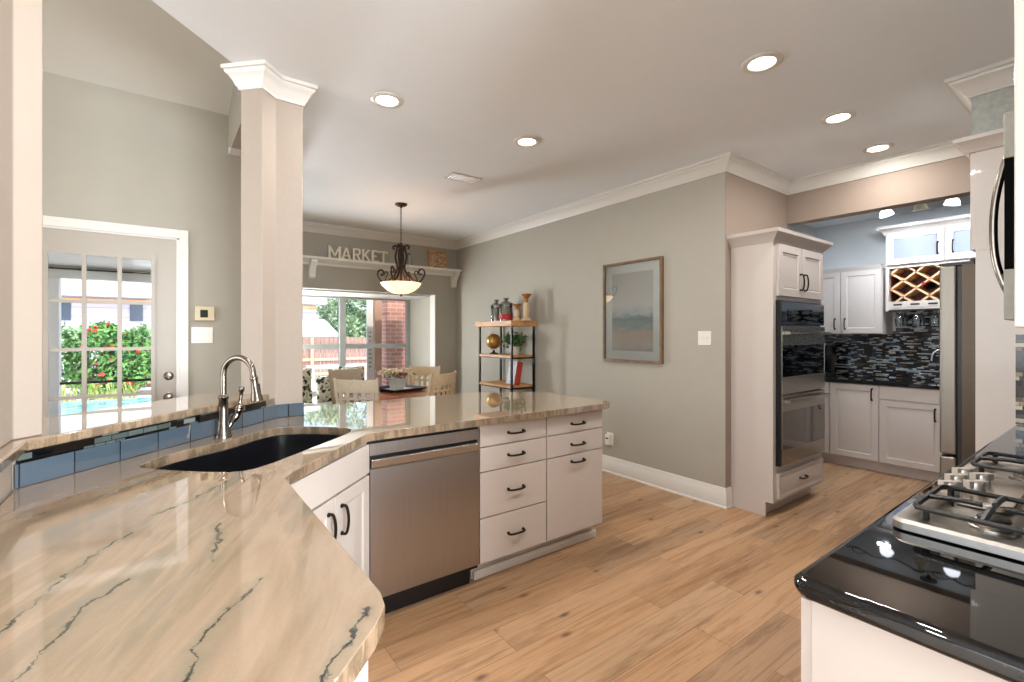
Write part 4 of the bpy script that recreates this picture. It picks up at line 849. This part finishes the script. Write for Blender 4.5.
for k in range(4):
    a = PI/4+k*PI/2; ca, sa = math.cos(a), math.sin(a); m = MB()
    m.tube([(r*ca, r*sa, z) for r, z in [(.075, -.482), (.09, -.462), (.07, -.442), (.045, -.455), (.05, -.50), (.062, -.56), (.048, -.63), (.038, -.68), (.062, -.74), (.12, -.80), (.195, -.84)]], .0115, 8)
    m.tube([(r*ca, r*sa, z) for r, z in [(.195, -.84), (.235, -.80), (.262, -.745), (.245, -.70), (.21, -.70), (.195, -.73), (.21, -.755), (.228, -.745)]], .009, 8)
    m.tube([(r*ca, r*sa, z) for r, z in [(.19, -.835), (.165, -.78), (.15, -.74), (.165, -.715), (.185, -.73), (.178, -.752)]], .006, 8)
    m.build('scroll_arm', 'bronze', pd, smooth=True)
MB().lathe([(.205, -.838), (.212, -.842), (.19, -.875), (.14, -.92), (.08, -.948), (.015, -.958), (.001, -.957), (.001, -.945), (.08, -.935), (.135, -.908), (.18, -.868), (.198, -.838)], n=32).build('glass_bowl', 'lampglass', pd, smooth=True)
MB().lathe([(.001, -.985), (.008, -.98), (.012, -.97), (.018, -.958), (.001, -.955)], n=12).build('finial', 'bronze', pd, smooth=True)
area('pendant_lamp_light', (2.012, 4.714, CH-.90), (PI, 0, 0), .20, .20, 52, (1, .90, .76), shape='DISK')

# ================================================================== WALL ITEMS
def switch(name, label, loc, rz, w, h, toggles, mat='white', cat='light switch'):
    t = thing(name, label, cat, loc, rz)
    MB().box(-w/2, w/2, -.006, 0, -h/2, h/2).build('plate', mat, t, bevel=.002)
    for x in toggles: MB().box(x-.006, x+.006, -.016, -.005, -.006, .012).build('toggle', mat, t)
    return t
switch('light_switch', 'white double light switch on the grey wall beside the ovens', (3.537, 2.150, 1.335), D(-90), .115, .115, (-.023, .023))
switch('light_switch', 'white double light switch below the thermostat by the patio door', (.220, 4.20, 1.360), 0, .135, .12, (-.025, .025))
t = thing('thermostat', 'beige thermostat on the wall beside the patio door', 'thermostat', (.235, 4.20, 1.52))
MB().box(-.062, .062, -.028, 0, -.052, .055).build('case', 'beige', t, bevel=.004); MB().box(-.028, .02, -.031, -.027, -.028, .028).build('screen', 'lcd', t)
t = thing('wall_outlet', 'white wall outlet with a plugged-in air freshener above the baseboard', 'outlet', (3.537, 3.16, .335), D(-90))
MB().box(-.040, .040, -.006, 0, -.062, .062).build('plate', 'white', t, bevel=.002)
MB().box(-.028, .028, -.05, -.006, -.055, .05).build('plug_in_freshener', 'white', t, bevel=.008)
MB().box(-.016, .016, -.052, -.049, .005, .018).build('vent_slot', 'black', t)
# framed print
pf = thing('framed_picture', 'wood-framed coastal print with a pale mat on the grey wall', 'picture', (3.537, 2.885, 1.105), D(-90))
W2, H2 = .345, .95
MB().box(-W2, -W2+.022, -.035, 0, 0, H2).box(W2-.022, W2, -.035, 0, 0, H2).box(-W2+.022, W2-.022, -.035, 0, 0, .022).box(-W2+.022, W2-.022, -.035, 0, H2-.022, H2).build('frame', 'frame', pf, bevel=.002)
MB().box(-W2+.02, W2-.02, -.012, -.004, .02, H2-.02).build('mat_board', 'mat', pf)
MB().box(-W2+.105, W2-.105, -.0145, -.012, .105, H2-.105).build('print', 'art', pf)
MB().box(-W2+.02, W2-.02, -.024, -.021, .02, H2-.02).build('pane', 'picglass', pf)

# high ledge with letters
lg = thing('wall_ledge', 'long white display ledge with corbels above the dining window', 'shelf', (0, 6.213, 2.322))
MB().box(.9, 3.53, -.18, 0, -.028, 0).build('board', 'ledge', lg, bevel=.003)
MB().sweep([(3.53, 0), (.9, 0)][::-1], [(0, -.085), (.02, -.085), (.03, -.06), (.07, -.045), (.10, -.028), (0, -.028)]).build('cove_moulding', 'ledge', lg, smooth=True)
for x in (1.43, 3.44):
    MB().ext([(x, 0, -.03), (x, -.15, -.03), (x, -.15, -.06), (x, -.12, -.09), (x, -.075, -.14), (x, -.05, -.20), (x, -.045, -.245), (x, 0, -.26)], (.075, 0, 0)).build('corbel', 'ledge', lg, bevel=.003)
# slab letters cut from board: strokes (x0, z0, x1, z1, half width) on a letter 1 high
GL = {'M': (.98, [(.10, 0, .10, 1, .085), (.88, 0, .88, 1, .085), (.12, .93, .49, .22, .075), (.86, .93, .49, .22, .075), (.0, .04, .22, .04, .04), (.76, .04, .98, .04, .04), (-.02, .96, .14, .96, .04), (.84, .96, 1.0, .96, .04)]),
      'A': (.80, [(.10, .02, .40, .96, .075), (.70, .02, .40, .96, .075), (.22, .32, .58, .32, .05), (-.02, .04, .24, .04, .04), (.56, .04, .82, .04, .04)]),
      'R': (.76, [(.14, 0, .14, 1, .085), (.14, .94, .52, .94, .06), (.14, .50, .52, .50, .06), (.52, .96, .62, .85, .07), (.62, .88, .62, .58, .075), (.52, .48, .62, .60, .07), (.38, .50, .66, .03, .08), (.02, .04, .28, .04, .04), (.58, .04, .78, .04, .04)]),
      'K': (.80, [(.14, 0, .14, 1, .085), (.18, .42, .62, .95, .07), (.32, .58, .68, .04, .08), (.02, .04, .28, .04, .04), (.58, .04, .82, .04, .04), (.02, .96, .28, .96, .04), (.50, .96, .76, .96, .04)]),
      'E': (.66, [(.14, 0, .14, 1, .085), (.14, .94, .60, .94, .06), (.14, .52, .48, .52, .055), (.14, .06, .62, .06, .06), (.60, .80, .60, 1, .035), (.62, 0, .62, .20, .035)]),
      'T': (.74, [(.37, 0, .37, 1, .085), (.02, .94, .72, .94, .06), (.04, .78, .04, 1, .035), (.70, .78, .70, 1, .035), (.24, .04, .50, .04, .04)])}
xs = {'M': 1.640, 'A': 1.800, 'R': 1.935, 'K': 2.055, 'E': 2.185, 'T': 2.295}
for c_, x in xs.items():
    m = MB(); hh = .158
    for n_, (ax, az, bx, bz, w_) in enumerate(GL[c_][1]):
        d = Vector((bx-ax, 0, bz-az)); L_ = d.length; d.normalize(); nn = Vector((-d.z, 0, d.x))*w_; y_ = .010+.0005*n_
        a_, b_ = Vector((ax, 0, az)), Vector((bx, 0, bz))
        m.ext([tuple(q*hh+Vector((0, -y_, 0))) for q in (a_+nn, b_+nn, b_-nn, a_-nn)], (0, 2*y_, 0))
    o = m.build('letter', 'letter'); o.location = (x, 6.105, 2.3225)
    tag(o, 'cream standing letter %s of the word MARKET on the white ledge' % c_, 'letter', 'letters spelling MARKET')
sg = thing('wall_plaque', 'square distressed plaque with pale ornament leaning on the ledge', 'plaque', (3.195, 6.135, 2.3225)); sg.rotation_euler = (D(-8), 0, 0)
MB().box(-.145, .145, 0, .018, 0, .275).build('board', 'sign', sg, bevel=.003)
rnd = random.Random(4); q = MB(); q2 = MB()
for i in range(11):
    for j in range(10):
        x = -.115+i*.023+rnd.uniform(-.005, .005); z = .025+j*.025+rnd.uniform(-.005, .005)
        if rnd.random() < .62:
            a = rnd.uniform(0, PI); dx, dz = .011*math.cos(a), .011*math.sin(a); (q if rnd.random() < .78 else q2).tube([(x-dx, -.002, z-dz), (x+dz*.4, -.002, z-dx*.4), (x+dx, -.002, z+dz)], .004, 5)
q.build('pale_scrollwork', 'signmark', sg); q2.build('dark_scrollwork', 'signdark', sg)
lt = thing('glass_bottle', 'small clear glass bottle on the ledge behind the pendant', 'bottle', (2.73, 6.12, 2.3225))
MB().lathe([(.001, .0), (.045, 0), (.048, .01), (.048, .09), (.02, .125), (.02, .155), (.023, .16), (.001, .16)], n=18).build('bottle_body', plain('smoky_glass', '#8d908a', .1, coat=.5), lt, smooth=True)
MB().lathe([(.022, .16), (.022, .172), (.001, .172)], n=14).build('stopper', 'darksteel', lt, smooth=True)

# ================================================================== ETAGERE
SX0, SX1, SY0, SY1 = 3.17, 3.515, 4.31, 5.01
et = thing('etagere_shelf', 'black metal and wood shelf stand against the grey wall', 'shelf', (SX0, SY0, 0))
dx, dy = SX1-SX0, SY1-SY0
for x, y in ((.012, .012), (.012, dy-.012), (dx-.012, .012), (dx-.012, dy-.012)): MB().box(x-.011, x+.011, y-.011, y+.011, 0, 1.462).build('post', 'blackmetal', et)
MB().box(-.03, dx+.015, -.035, dy+.035, 1.462, 1.525).build('top_board', 'shelfwood', et, bevel=.004)
for z in (1.095, .745, .385):
    MB().box(.0, dx, .022, dy-.022, z, z+.028).build('shelf_board', 'shelfwood', et, bevel=.002)
    MB().box(.0, dx, .0, .02, z-.012, z+.006).box(.0, dx, dy-.02, dy, z-.012, z+.006).box(.0, .014, .0, dy, z-.012, z).box(dx-.014, dx, 0, dy, z-.012, z).build('shelf_rail', 'blackmetal', et)
def jar(x, y, r, h, label, red=False):
    j = thing('glass_jar', label, 'jar', (x, y, 1.525))
    MB().lathe([(.001, 0), (r, 0), (r, h*.55), (r*.9, h*.62), (r*.88, h*.66), (.001, h*.66)], n=20).build('filling', 'jarfill', j, smooth=True)
    MB().lathe([(r*1.02, .0), (r*1.03, h*.7), (r*.98, h*.74), (r*.96, h*.7), (r*1.01, .0)], n=20).build('jar_glass', 'clear', j, smooth=True)
    l = MB().lathe([(r*1.12, h*.72), (r*1.12, h*.76), (r*.8, h*.80), (r*.3, h*.86), (r*.2, h*.9), (r*.45, h*.95), (r*.35, h), (.001, h)], n=20).build('lid', plain('grey_jar_lid', '#77756c', .35, metal=.4), j, smooth=True)
    if red: MB().lathe([(r*1.04, .02), (r*1.05, .02), (r*1.05, .085), (r*1.04, .085)], n=20).build('red_label', 'red', j)
jar(3.30, 4.80, .070, .27, 'lidded glass jar without label, left one on the shelf stand')
jar(3.30, 4.60, .080, .28, 'lidded glass jar with red and white label on the shelf stand', True)
def candlestick(x, y, h, r, label):
    c = thing('candlestick', label, 'candle holder', (x, y, 1.525))
    MB().lathe([(.001, 0), (r, 0), (r, .012), (r*.7, .03), (r*.45, .045), (r*.55, .06), (r*.62, h*.45), (r*.5, h*.62), (r*.3, h*.68)], n=18).build('pedestal', 'pillar', c, smooth=True)
    MB().lathe([(r*.28, h*.67), (r*.45, h*.76), (r*.35, h*.8), (r*.7, h*.9), (r*1.1, h*.97), (r*1.1, h), (.001, h)], n=18).build('candle_cup', 'amber', c, smooth=True)
candlestick(3.34, 4.43, .20, .052, 'shorter turned candle holder on the shelf stand')
candlestick(3.36, 4.20+.10-.02, .31, .060, 'taller turned candle holder at the right end of the shelf stand')
gl = thing('desk_globe', 'small antique gold globe on a stand on the middle shelf', 'globe', (3.30, 4.86, 1.124))
MB().lathe([(.055, 0), (.055, .01), (.02, .02), (.008, .05), (.001, .05)], n=18).build('base', 'bronze', gl, smooth=True)
MB().ball((0, 0, .155), .095, 24).build('sphere', 'gold', gl, smooth=True)
MB().tube([(0, .11*math.sin(a), .155-.11*math.cos(a)) for a in [k*PI/10 for k in range(0, 11)]], .004, 6).build('meridian_arm', 'amber', gl, smooth=True)
def leaves(mb, n, fn, size, rnd, flat=.3):
    for _ in range(n):
        p, nr = fn(); s = size*rnd.uniform(.6, 1.3)
        ax = Vector((rnd.gauss(0, 1), rnd.gauss(0, 1), rnd.gauss(0, 1)))+Vector(nr)*.8; ax.normalize()
        u = ax.orthogonal().normalized(); u.rotate(Matrix.Rotation(rnd.uniform(0, 6.28), 3, ax)); w_ = ax.cross(u); p = Vector(p)
        a, b, c_, d = p-u*s, p-w_*s*.45+ax*s*.15, p+u*s, p+w_*s*.45+ax*s*.15
        q = [mb.v(t) for t in (a, b, c_, d)]; mb.f([q[0], q[1], q[2]]); mb.f([q[0], q[2], q[3]])
rnd = random.Random(11)
pp = thing('potted_plant', 'leafy green plant in a small white pot on the middle shelf', 'plant', (3.33, 4.47, 1.124))
MB().lathe([(.001, 0), (.045, 0), (.062, .10), (.055, .10), (.05, .085), (.001, .085)], n=18).build('pot', 'pot', pp, smooth=True)
m = MB(); leaves(m, 260, lambda: ((lambda v: (max(-.13, min(.13, v.x*.13)), max(-.13, min(.15, v.y*.16)), .18+v.z*.07))(Vector((rnd.gauss(0, .45), rnd.gauss(0, .45), rnd.gauss(0, .5)))), (0, 0, 1)), .032, rnd)
for k in range(9): a = k*.7; m.tube([(0, 0, .08), (.03*math.cos(a), .03*math.sin(a), .15), (.10*math.cos(a), .12*math.sin(a), .20)], .0025, 4)
m.build('foliage', 'leaf', pp)
bk = thing('book', 'large book with patterned cover and red spine leaning on the lower shelf', 'book', (3.25, 4.37, .782)); bk.rotation_euler = (0, D(10), D(-10))
MB().box(.004, .066, .004, .205, 0.003, .268).build('page_block', 'white', bk)
MB().box(.0, .004, 0, .21, 0, .272).box(.066, .070, 0, .21, 0, .272).build('cover', 'book', bk)
MB().box(.0, .070, -.004, .004, 0, .272).build('spine', 'bookred', bk)

# ================================================================== DINING
tb = thing('dining_table', 'round red-brown wooden dining table under the pendant lamp', 'table', (2.0, 4.80, 0))
MB().lathe([(.001, .715), (.53, .715), (.55, .725), (.56, .74), (.555, .752), (.54, .755), (.001, .755)], n=48).build('tabletop', 'tablewood', tb, smooth=True)
MB().lathe([(.001, .0), (.09, .10), (.10, .18), (.06, .26), (.05, .40), (.085, .52), (.07, .62), (.12, .70), (.12, .715), (.001, .715)], n=24).build('pedestal', 'tablewood', tb, smooth=True)
for k in range(4):
    a = PI/4+k*PI/2; ca, sa = math.cos(a), math.sin(a)
    MB().tube([(.05*ca, .05*sa, .16), (.18*ca, .18*sa, .13), (.30*ca, .30*sa, .05), (.38*ca, .38*sa, .022)], [.032, .03, .026, .022], 8).build('foot', 'tablewood', tb, smooth=True)
def chair(mat, label, loc, rz):
    c = thing('dining_chair', label, 'chair', loc, rz, 'dining chairs around the round table')
    MB().prism(rrect(-.22, .22, -.23, .20, .04), .43, .465).build('seat', mat, c, bevel=.008)
    MB().box(-.19, .19, -.20, .17, .36, .43).build('seat_frame', mat, c)
    for sx in (-1, 1):
        MB().loft([[(sx*.19+a, -.20+b, 0) for a, b in ((-.016, -.016), (.016, -.016), (.016, .016), (-.016, .016))], [(sx*.19+a, -.20+b, .43) for a, b in ((-.02, -.02), (.02, -.02), (.02, .02), (-.02, .02))]]).build('leg', mat, c, bevel=.003)
        R = []
        for y, z, w_ in ((.24, 0, .016), (.19, .25, .018), (.18, .45, .02), (.22, .75, .018), (.265, .985, .014)):
            R.append([(sx*(.19+max(0, z-.4)*.05)+a*w_, y+b*w_, z) for a, b in ((-1, -1), (1, -1), (1, 1), (-1, 1))])
        MB().loft(R).build('leg', mat, c, bevel=.003)
    # back: broad curved crest with square cut-outs made by slats
    m = MB(); n = 12
    def yb(x, z): return .18+(z-.45)*.155+.03*(1-(x/.2)**2)
    def bar(xa, xb, za, zb, t=.012):
        k = max(1, int(abs(xb-xa)/.04)); R = []
        for i in range(k+1):
            x = xa+(xb-xa)*i/k; R.append([(x, yb(x, za)-t, za), (x, yb(x, za)+t, za), (x, yb(x, zb)+t, zb), (x, yb(x, zb)-t, zb)])
        m.loft(R)
    bar(-.21, .21, .855, .97); bar(-.205, .205, .79, .812)
    for x in (-.165, -.082, 0, .082, .165): bar(x-.021, x+.021, .50, .86, .008)
    bar(-.2, .2, .495, .53)
    m.build('backrest', mat, c, bevel=.003); c.scale = (.88, .95, 1); return c
def face(x, y, tx=2.0, ty=4.80): return math.atan2(ty-y, tx-x)+PI/2
ch0 = chair('chair', 'taupe dining chair with its back to the kitchen, nearest the peninsula', (1.51, 4.29, 0), face(1.51, 4.29))
ch1 = chair('chair', 'taupe dining chair behind and left of the nearest one', (1.71, 5.16, 0), D(18))
ch2 = chair('chairlt', 'pale oak dining chair on the window side of the table, slots showing', (2.38, 5.13, 0), face(2.38, 5.13))
ch3 = chair('chairlt', 'pale oak dining chair at the right side of the table, seen at an angle', (2.155, 4.447, 0), face(2.155, 4.447, 2.0, 4.80))
tr = thing('serving_tray', 'square navy tray with white inside on the dining table', 'tray', (2.06, 4.86, .7555), D(12))
MB().prism([(-.17, -.17), (.17, -.17), (.17, .17), (-.17, .17)], 0, .008).loft([[(-.17, -.17, .0), (.17, -.17, 0), (.17, .17, 0), (-.17, .17, 0)], [(-.215, -.215, .035), (.215, -.215, .035), (.215, .215, .035), (-.215, .215, .035)], [(-.207, -.207, .035), (.207, -.207, .035), (.207, .207, .035), (-.207, .207, .035)], [(-.165, -.165, .009), (.165, -.165, .009), (.165, .165, .009), (-.165, .165, .009)]], cap=False).build('tray_body', 'tray', tr)
MB().box(-.163, .163, -.163, .163, .0081, .0105).build('white_liner', 'white', tr)
vs = thing('flower_vase', 'square white vase of cream and rust dried flowers on the tray', 'vase', (2.03, 4.86, .7665), D(10))
MB().loft([[(-.055, -.055, 0), (.055, -.055, 0), (.055, .055, 0), (-.055, .055, 0)], [(-.07, -.07, .13), (.07, -.07, .13), (.07, .07, .13), (-.07, .07, .13)]]).build('pot', 'galv', vs, bevel=.004)
rnd = random.Random(3)
for mt, nm, n_, zz in (('petal', 'cream_flowers', 16, .17), ('petal2', 'rust_flowers', 8, .16)):
    m = MB()
    for _ in range(n_):
        c_ = Vector((rnd.uniform(-.15, .15), rnd.uniform(-.13, .13), zz+rnd.uniform(-.02, .045)))
        if nm == 'rust_flowers': c_ *= .8; c_.z = .155
        m.tube([(0, 0, .1), (c_.x*.5, c_.y*.5, .15), tuple(c_)], .002, 4)
        for k in range(9):
            a = k*.7; d = Vector((math.cos(a), math.sin(a), .35)); e = d.orthogonal().normalized()*.011
            q = [m.v(c_), m.v(c_+d*.028+e*1.5), m.v(c_+d*.05), m.v(c_+d*.028-e*1.5)]; m.f(q)
        m.ball(c_, .010, 6)
    m.build(nm, mt, vs)
m = MB(); leaves(m, 34, lambda: ((rnd.uniform(-.18, .18), rnd.uniform(-.15, .15), rnd.uniform(.12, .2)), (0, 0, 1)), .028, rnd); m.build('leaves', 'leaf', vs)
# window seat + cushions
struct('trim_5', MB().box(.95, 3.187, 6.22, 7.1, .0, .45).box(.95, 3.187, 6.19, 7.1, .45, .48), 'trim')
def cushion(label, loc, rot, w_, h_, t_, name='floral_cushion'):
    m = MB(); n = 10; R = []
    G = [[None]*(n+1) for _ in range(n+1)]; H = [[None]*(n+1) for _ in range(n+1)]
    for i in range(n+1):
        for j in range(n+1):
            u, v_ = i/n*2-1, j/n*2-1; k = max(0, (1-u**4)*(1-v_**4))**.5; pinch = 1-.06*(1-abs(u))*abs(v_)-.06*(1-abs(v_))*abs(u)
            x, z = u*w_/2*pinch, v_*h_/2*pinch+h_/2
            G[i][j] = m.v((x, -t_/2*k-.004, z)); H[i][j] = m.v((x, t_/2*k+.004, z))
    for i in range(n):
        for j in range(n):
            m.f([G[i][j], G[i+1][j], G[i+1][j+1], G[i][j+1]]); m.f([H[i][j], H[i][j+1], H[i+1][j+1], H[i+1][j]])
    for i in range(n):
        m.f([G[i][0], H[i][0], H[i+1][0], G[i+1][0]]); m.f([G[i][n], G[i+1][n], H[i+1][n], H[i][n]]); m.f([G[0][i], G[0][i+1], H[0][i+1], H[0][i]]); m.f([G[n][i], H[n][i], H[n][i+1], G[n][i+1]])
    o = m.build(name, 'floral', smooth=True); o.location = loc; o.rotation_euler = rot; return tag(o, label, 'cushion', 'floral cushions in the window seat')
cushion('floral cushion at the far left of the window seat beside the column', (1.33, 6.42, .481), (D(-14), 0, D(-8)), .40, .46, .14)
cushion('floral cushion with dark leaves in the middle of the window seat', (1.82, 6.36, .481), (D(-20), 0, 0), .50, .36, .16)
cushion('small floral cushion propped against the window behind the chairs', (2.24, 6.98, .481), (D(-10), 0, D(8)), .40, .42, .14)

# ================================================================== OUTDOORS
GZ = -.17
o = struct('ground', MB().box(-14, 24, 4.32, 40, GZ-.1, GZ), 'patio')
tag(o, 'pale concrete patio around the pool', 'patio')
pl = tag(MB().box(-6, .6, 10.2, 14.3, GZ, GZ+.03).build('pool', 'water'), 'blue swimming pool beyond the patio door', 'pool')
pt = thing('patio_cover', 'boarded patio roof with a white beam outside the door', 'patio roof', (0, 0, 0))
MB().ext([(-4, 4.33, 2.62), (-4, 7.6, 2.14), (-4, 7.6, 2.20), (-4, 4.33, 2.68)], (4.7, 0, 0)).build('soffit', 'soffit', pt)
MB().box(-4, .72, 7.45, 7.6, 2.02, 2.125).build('beam', 'outlight', pt); MB().box(-4, .72, 7.43, 7.45, 2.118, 2.135).build('beam_edge', 'blackmetal', pt)
tag(MB().box(-1.22, -.985, 7.42, 7.6, GZ, 2.02).build('porch_column', 'outlight', bevel=.01), 'white square porch column outside the patio door', 'column')
hr = thing('handrail', 'thin black handrail across the patio beyond the door', 'railing', (0, 7.5, GZ))
MB().rod((-1.0, 0, .965), (.7, 0, .965), .016, 8).build('rail', 'blackmetal', hr); MB().rod((.68, 0, 0), (.68, 0, .965), .016, 8).build('post', 'blackmetal', hr)
def bushmesh(parts, n, size, seed, name, mat, parent):
    r = random.Random(seed); m = MB()
    def fn():
        c_, rad = r.choice(parts); d = Vector((r.gauss(0, 1), r.gauss(0, 1), r.gauss(0, 1))).normalized()
        k = r.uniform(.72, 1.03); return (Vector(c_)+Vector((d.x*rad[0], d.y*rad[1], d.z*rad[2]))*k, d)
    leaves(m, n, fn, size, r); return m.build(name, mat, parent), fn, r
bh = thing('flowering_bush', 'big green bush with orange-red flowers beyond the pool', 'bush', (-1.3, 15.9, GZ))
parts = [((-.95, 0, .95), (.7, .5, .92)), ((-.2, 0, .95), (.6, .5, .9)), ((.45, 0, .85), (.6, .5, .85)), ((.05, -.2, 1.45), (.35, .3, .4)), ((.8, -.1, 1.05), (.4, .35, .75)), ((.2, -.3, .5), (.9, .4, .5))]
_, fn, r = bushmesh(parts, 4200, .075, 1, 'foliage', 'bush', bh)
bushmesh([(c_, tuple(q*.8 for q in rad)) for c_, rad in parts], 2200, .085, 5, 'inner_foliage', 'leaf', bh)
m = MB()
for _ in range(70):
    p, d = fn()
    if d.y > .2: p.y -= .5*d.y
    for k in range(6): m.ball(Vector(p)+Vector((r.uniform(-.05, .05), -.06, r.uniform(-.03, .03))), .026, 6)
m.build('blossoms', 'flower', bh)
gr_ = thing('grass_clump', 'pale ornamental grass clump in front of the flowering bush', 'grass', (-1.45, 14.62, GZ)); m = MB(); r = random.Random(2)
for k in range(130):
    a = r.uniform(0, 6.28); l = r.uniform(.25, .5); x = r.uniform(-.6, .9); d = Vector((math.cos(a), math.sin(a), 0)); e = Vector((-d.y, d.x, 0))*.012
    b_ = Vector((x, 0, 0)); t1 = b_+d*l*.35+Vector((0, 0, l*.8)); t2 = b_+d*l*.9+Vector((0, 0, l*.9)); q = [m.v(b_-e), m.v(b_+e), m.v(t1+e), m.v(t1-e)]; m.f(q); m.f([q[3], q[2], m.v(t2)])
m.build('blades', 'grass', gr_)
def fence(name, label, x0, x1, y, z1, n, rails):
    f = thing(name, label, 'fence', (x0, y, GZ)); m = MB(); w_ = (x1-x0)/n; r = random.Random(5)
    for k in range(n): hh = z1-GZ+r.uniform(-.012, .012); m.box(k*w_+.006, (k+1)*w_-.006, 0, .02, 0, hh)
    m.build('pickets', 'fence', f)
    for z in rails: MB().box(0, x1-x0, -.05, 0, z, z+.09).build('rail', 'fencerail', f)
    for k in range(0, n+1, 16): MB().box(k*w_-.05, k*w_+.05, -.10, -.05, 0, z1-GZ-.02).build('post', 'fencerail', f)
fence('cedar_fence', 'long cedar picket fence across the back of the yard', -.62, 15.5, 17.2, 1.27, 110, (.12, .62, 1.10))
hs = thing('neighbour_house', 'pale neighbouring house with slate windows behind the bush', 'house', (0, 20, GZ))
MB().box(-9, 4.9, 0, 2.5, 0, 2.92).build('wall', 'housewall', hs)
MB().box(-9.3, 5.2, -.5, -.05, 2.75, 3.12).build('fascia_board', 'fascia', hs); MB().box(-9, 4.9, -.03, 0, 2.55, 2.68).build('trim_board', 'peach', hs)
MB().ext([(-9.3, -.5, 3.12), (-9.3, 1.2, 3.9), (-9.3, 2.9, 3.12)], (14.5, 0, 0)).build('roof', 'roof', hs)
MB().ext([(1.5, -1.2, 1.45), (5.55, -1.2, 1.45), (5.5, -1.2, 1.52), (4.9, -1.2, 2.12), (1.5, -1.2, 2.12)], (0, 1.15, 0)).build('lean_to_roof', 'roof', hs)
for x in (-2.55, -.78): 
    MB().box(x-.17, x+.17, -.03, .01, 1.98, 2.60).build('window', 'shutter', hs)
# brick pillar, post, downspout outside the dining window
bp = tag(MB().box(2.94, 3.30, 7.45, 7.80, GZ, 2.6).build('brick_pillar', 'brick'), 'red brick pillar just outside the dining window', 'pillar')
tag(MB().box(2.735, 2.85, 7.45, 7.55, GZ, 2.5).build('wooden_post', 'orangewood', bevel=.005), 'orange-brown post left of the brick pillar', 'post')
pw = thing('lattice_post', 'white ornamental post left of the brown post outside', 'post', (2.62, 7.5, GZ))
MB().box(0, .10, 0, .03, 0, 2.6).build('post_board', 'outlight', pw); m = MB()
for k in range(9): m.tube([(.03, -.003, 1.0+k*.07), (.05, -.003, 1.02+k*.07), (.07, -.003, 1.0+k*.07)], .005, 5)
m.build('iron_scrolls', 'blackmetal', pw)
bn = thing('garden_bench', 'white low garden bench in front of the cedar fence', 'bench', (3.4, 14.6, GZ))
MB().box(0, 1.9, 0, .4, .52, .60).build('seat', 'outlight', bn)
for x in (.05, 1.75): MB().box(x, x+.1, .05, .35, 0, .52).build('leg', 'outlight', bn)
def tree(label, loc, parts, n, size, seed, mat, trunk=.14, hgt=2.6):
    t = thing('garden_tree', label, 'tree', loc, 0, 'trees behind the fence')
    MB().tube([(0, 0, 0), (.05, 0, hgt*.5), (-.05, 0, hgt)], [trunk, trunk*.8, trunk*.7], 8).tube([(0, 0, hgt*.6), (.5, 0, hgt*.9), (.9, .1, hgt*1.3)], trunk*.5, 6).tube([(0, 0, hgt*.55), (-.5, 0, hgt*.9), (-.8, .1, hgt*1.2)], trunk*.5, 6).build('trunk', 'bark', t, smooth=True)
    bushmesh(parts, n, size, seed, 'crown', mat, t)
tree('large leafy shade tree behind the fence, left half of the dining window', (8.9, 25.8, GZ), [((0, 0, 3.0), (1.9, 1.4, 1.3)), ((-1.2, 0, 2.2), (1.3, 1.2, 1.0)), ((1.4, 0, 3.6), (1.6, 1.2, 1.4)), ((-.2, 0, 4.5), (2.2, 1.4, 1.3)), ((-2.2, 0, 4.0), (1.5, 1.4, 1.4)), ((-.6, -.5, 1.6), (1.6, .8, .8))], 9500, .12, 21, 'tree')
tree('lighter green tree behind the fence, right half of the dining window', (11.2, 21.6, GZ), [((0, 0, 2.2), (1.6, 1.2, 1.2)), ((-1.2, 0, 1.6), (1.1, 1.1, .9)), ((1.2, 0, 3.0), (1.6, 1.2, 1.4)), ((-.2, 0, 4.0), (2.0, 1.4, 1.4)), ((1.6, 0, 1.6), (1.3, 1, 1))], 8500, .12, 22, 'tree2')
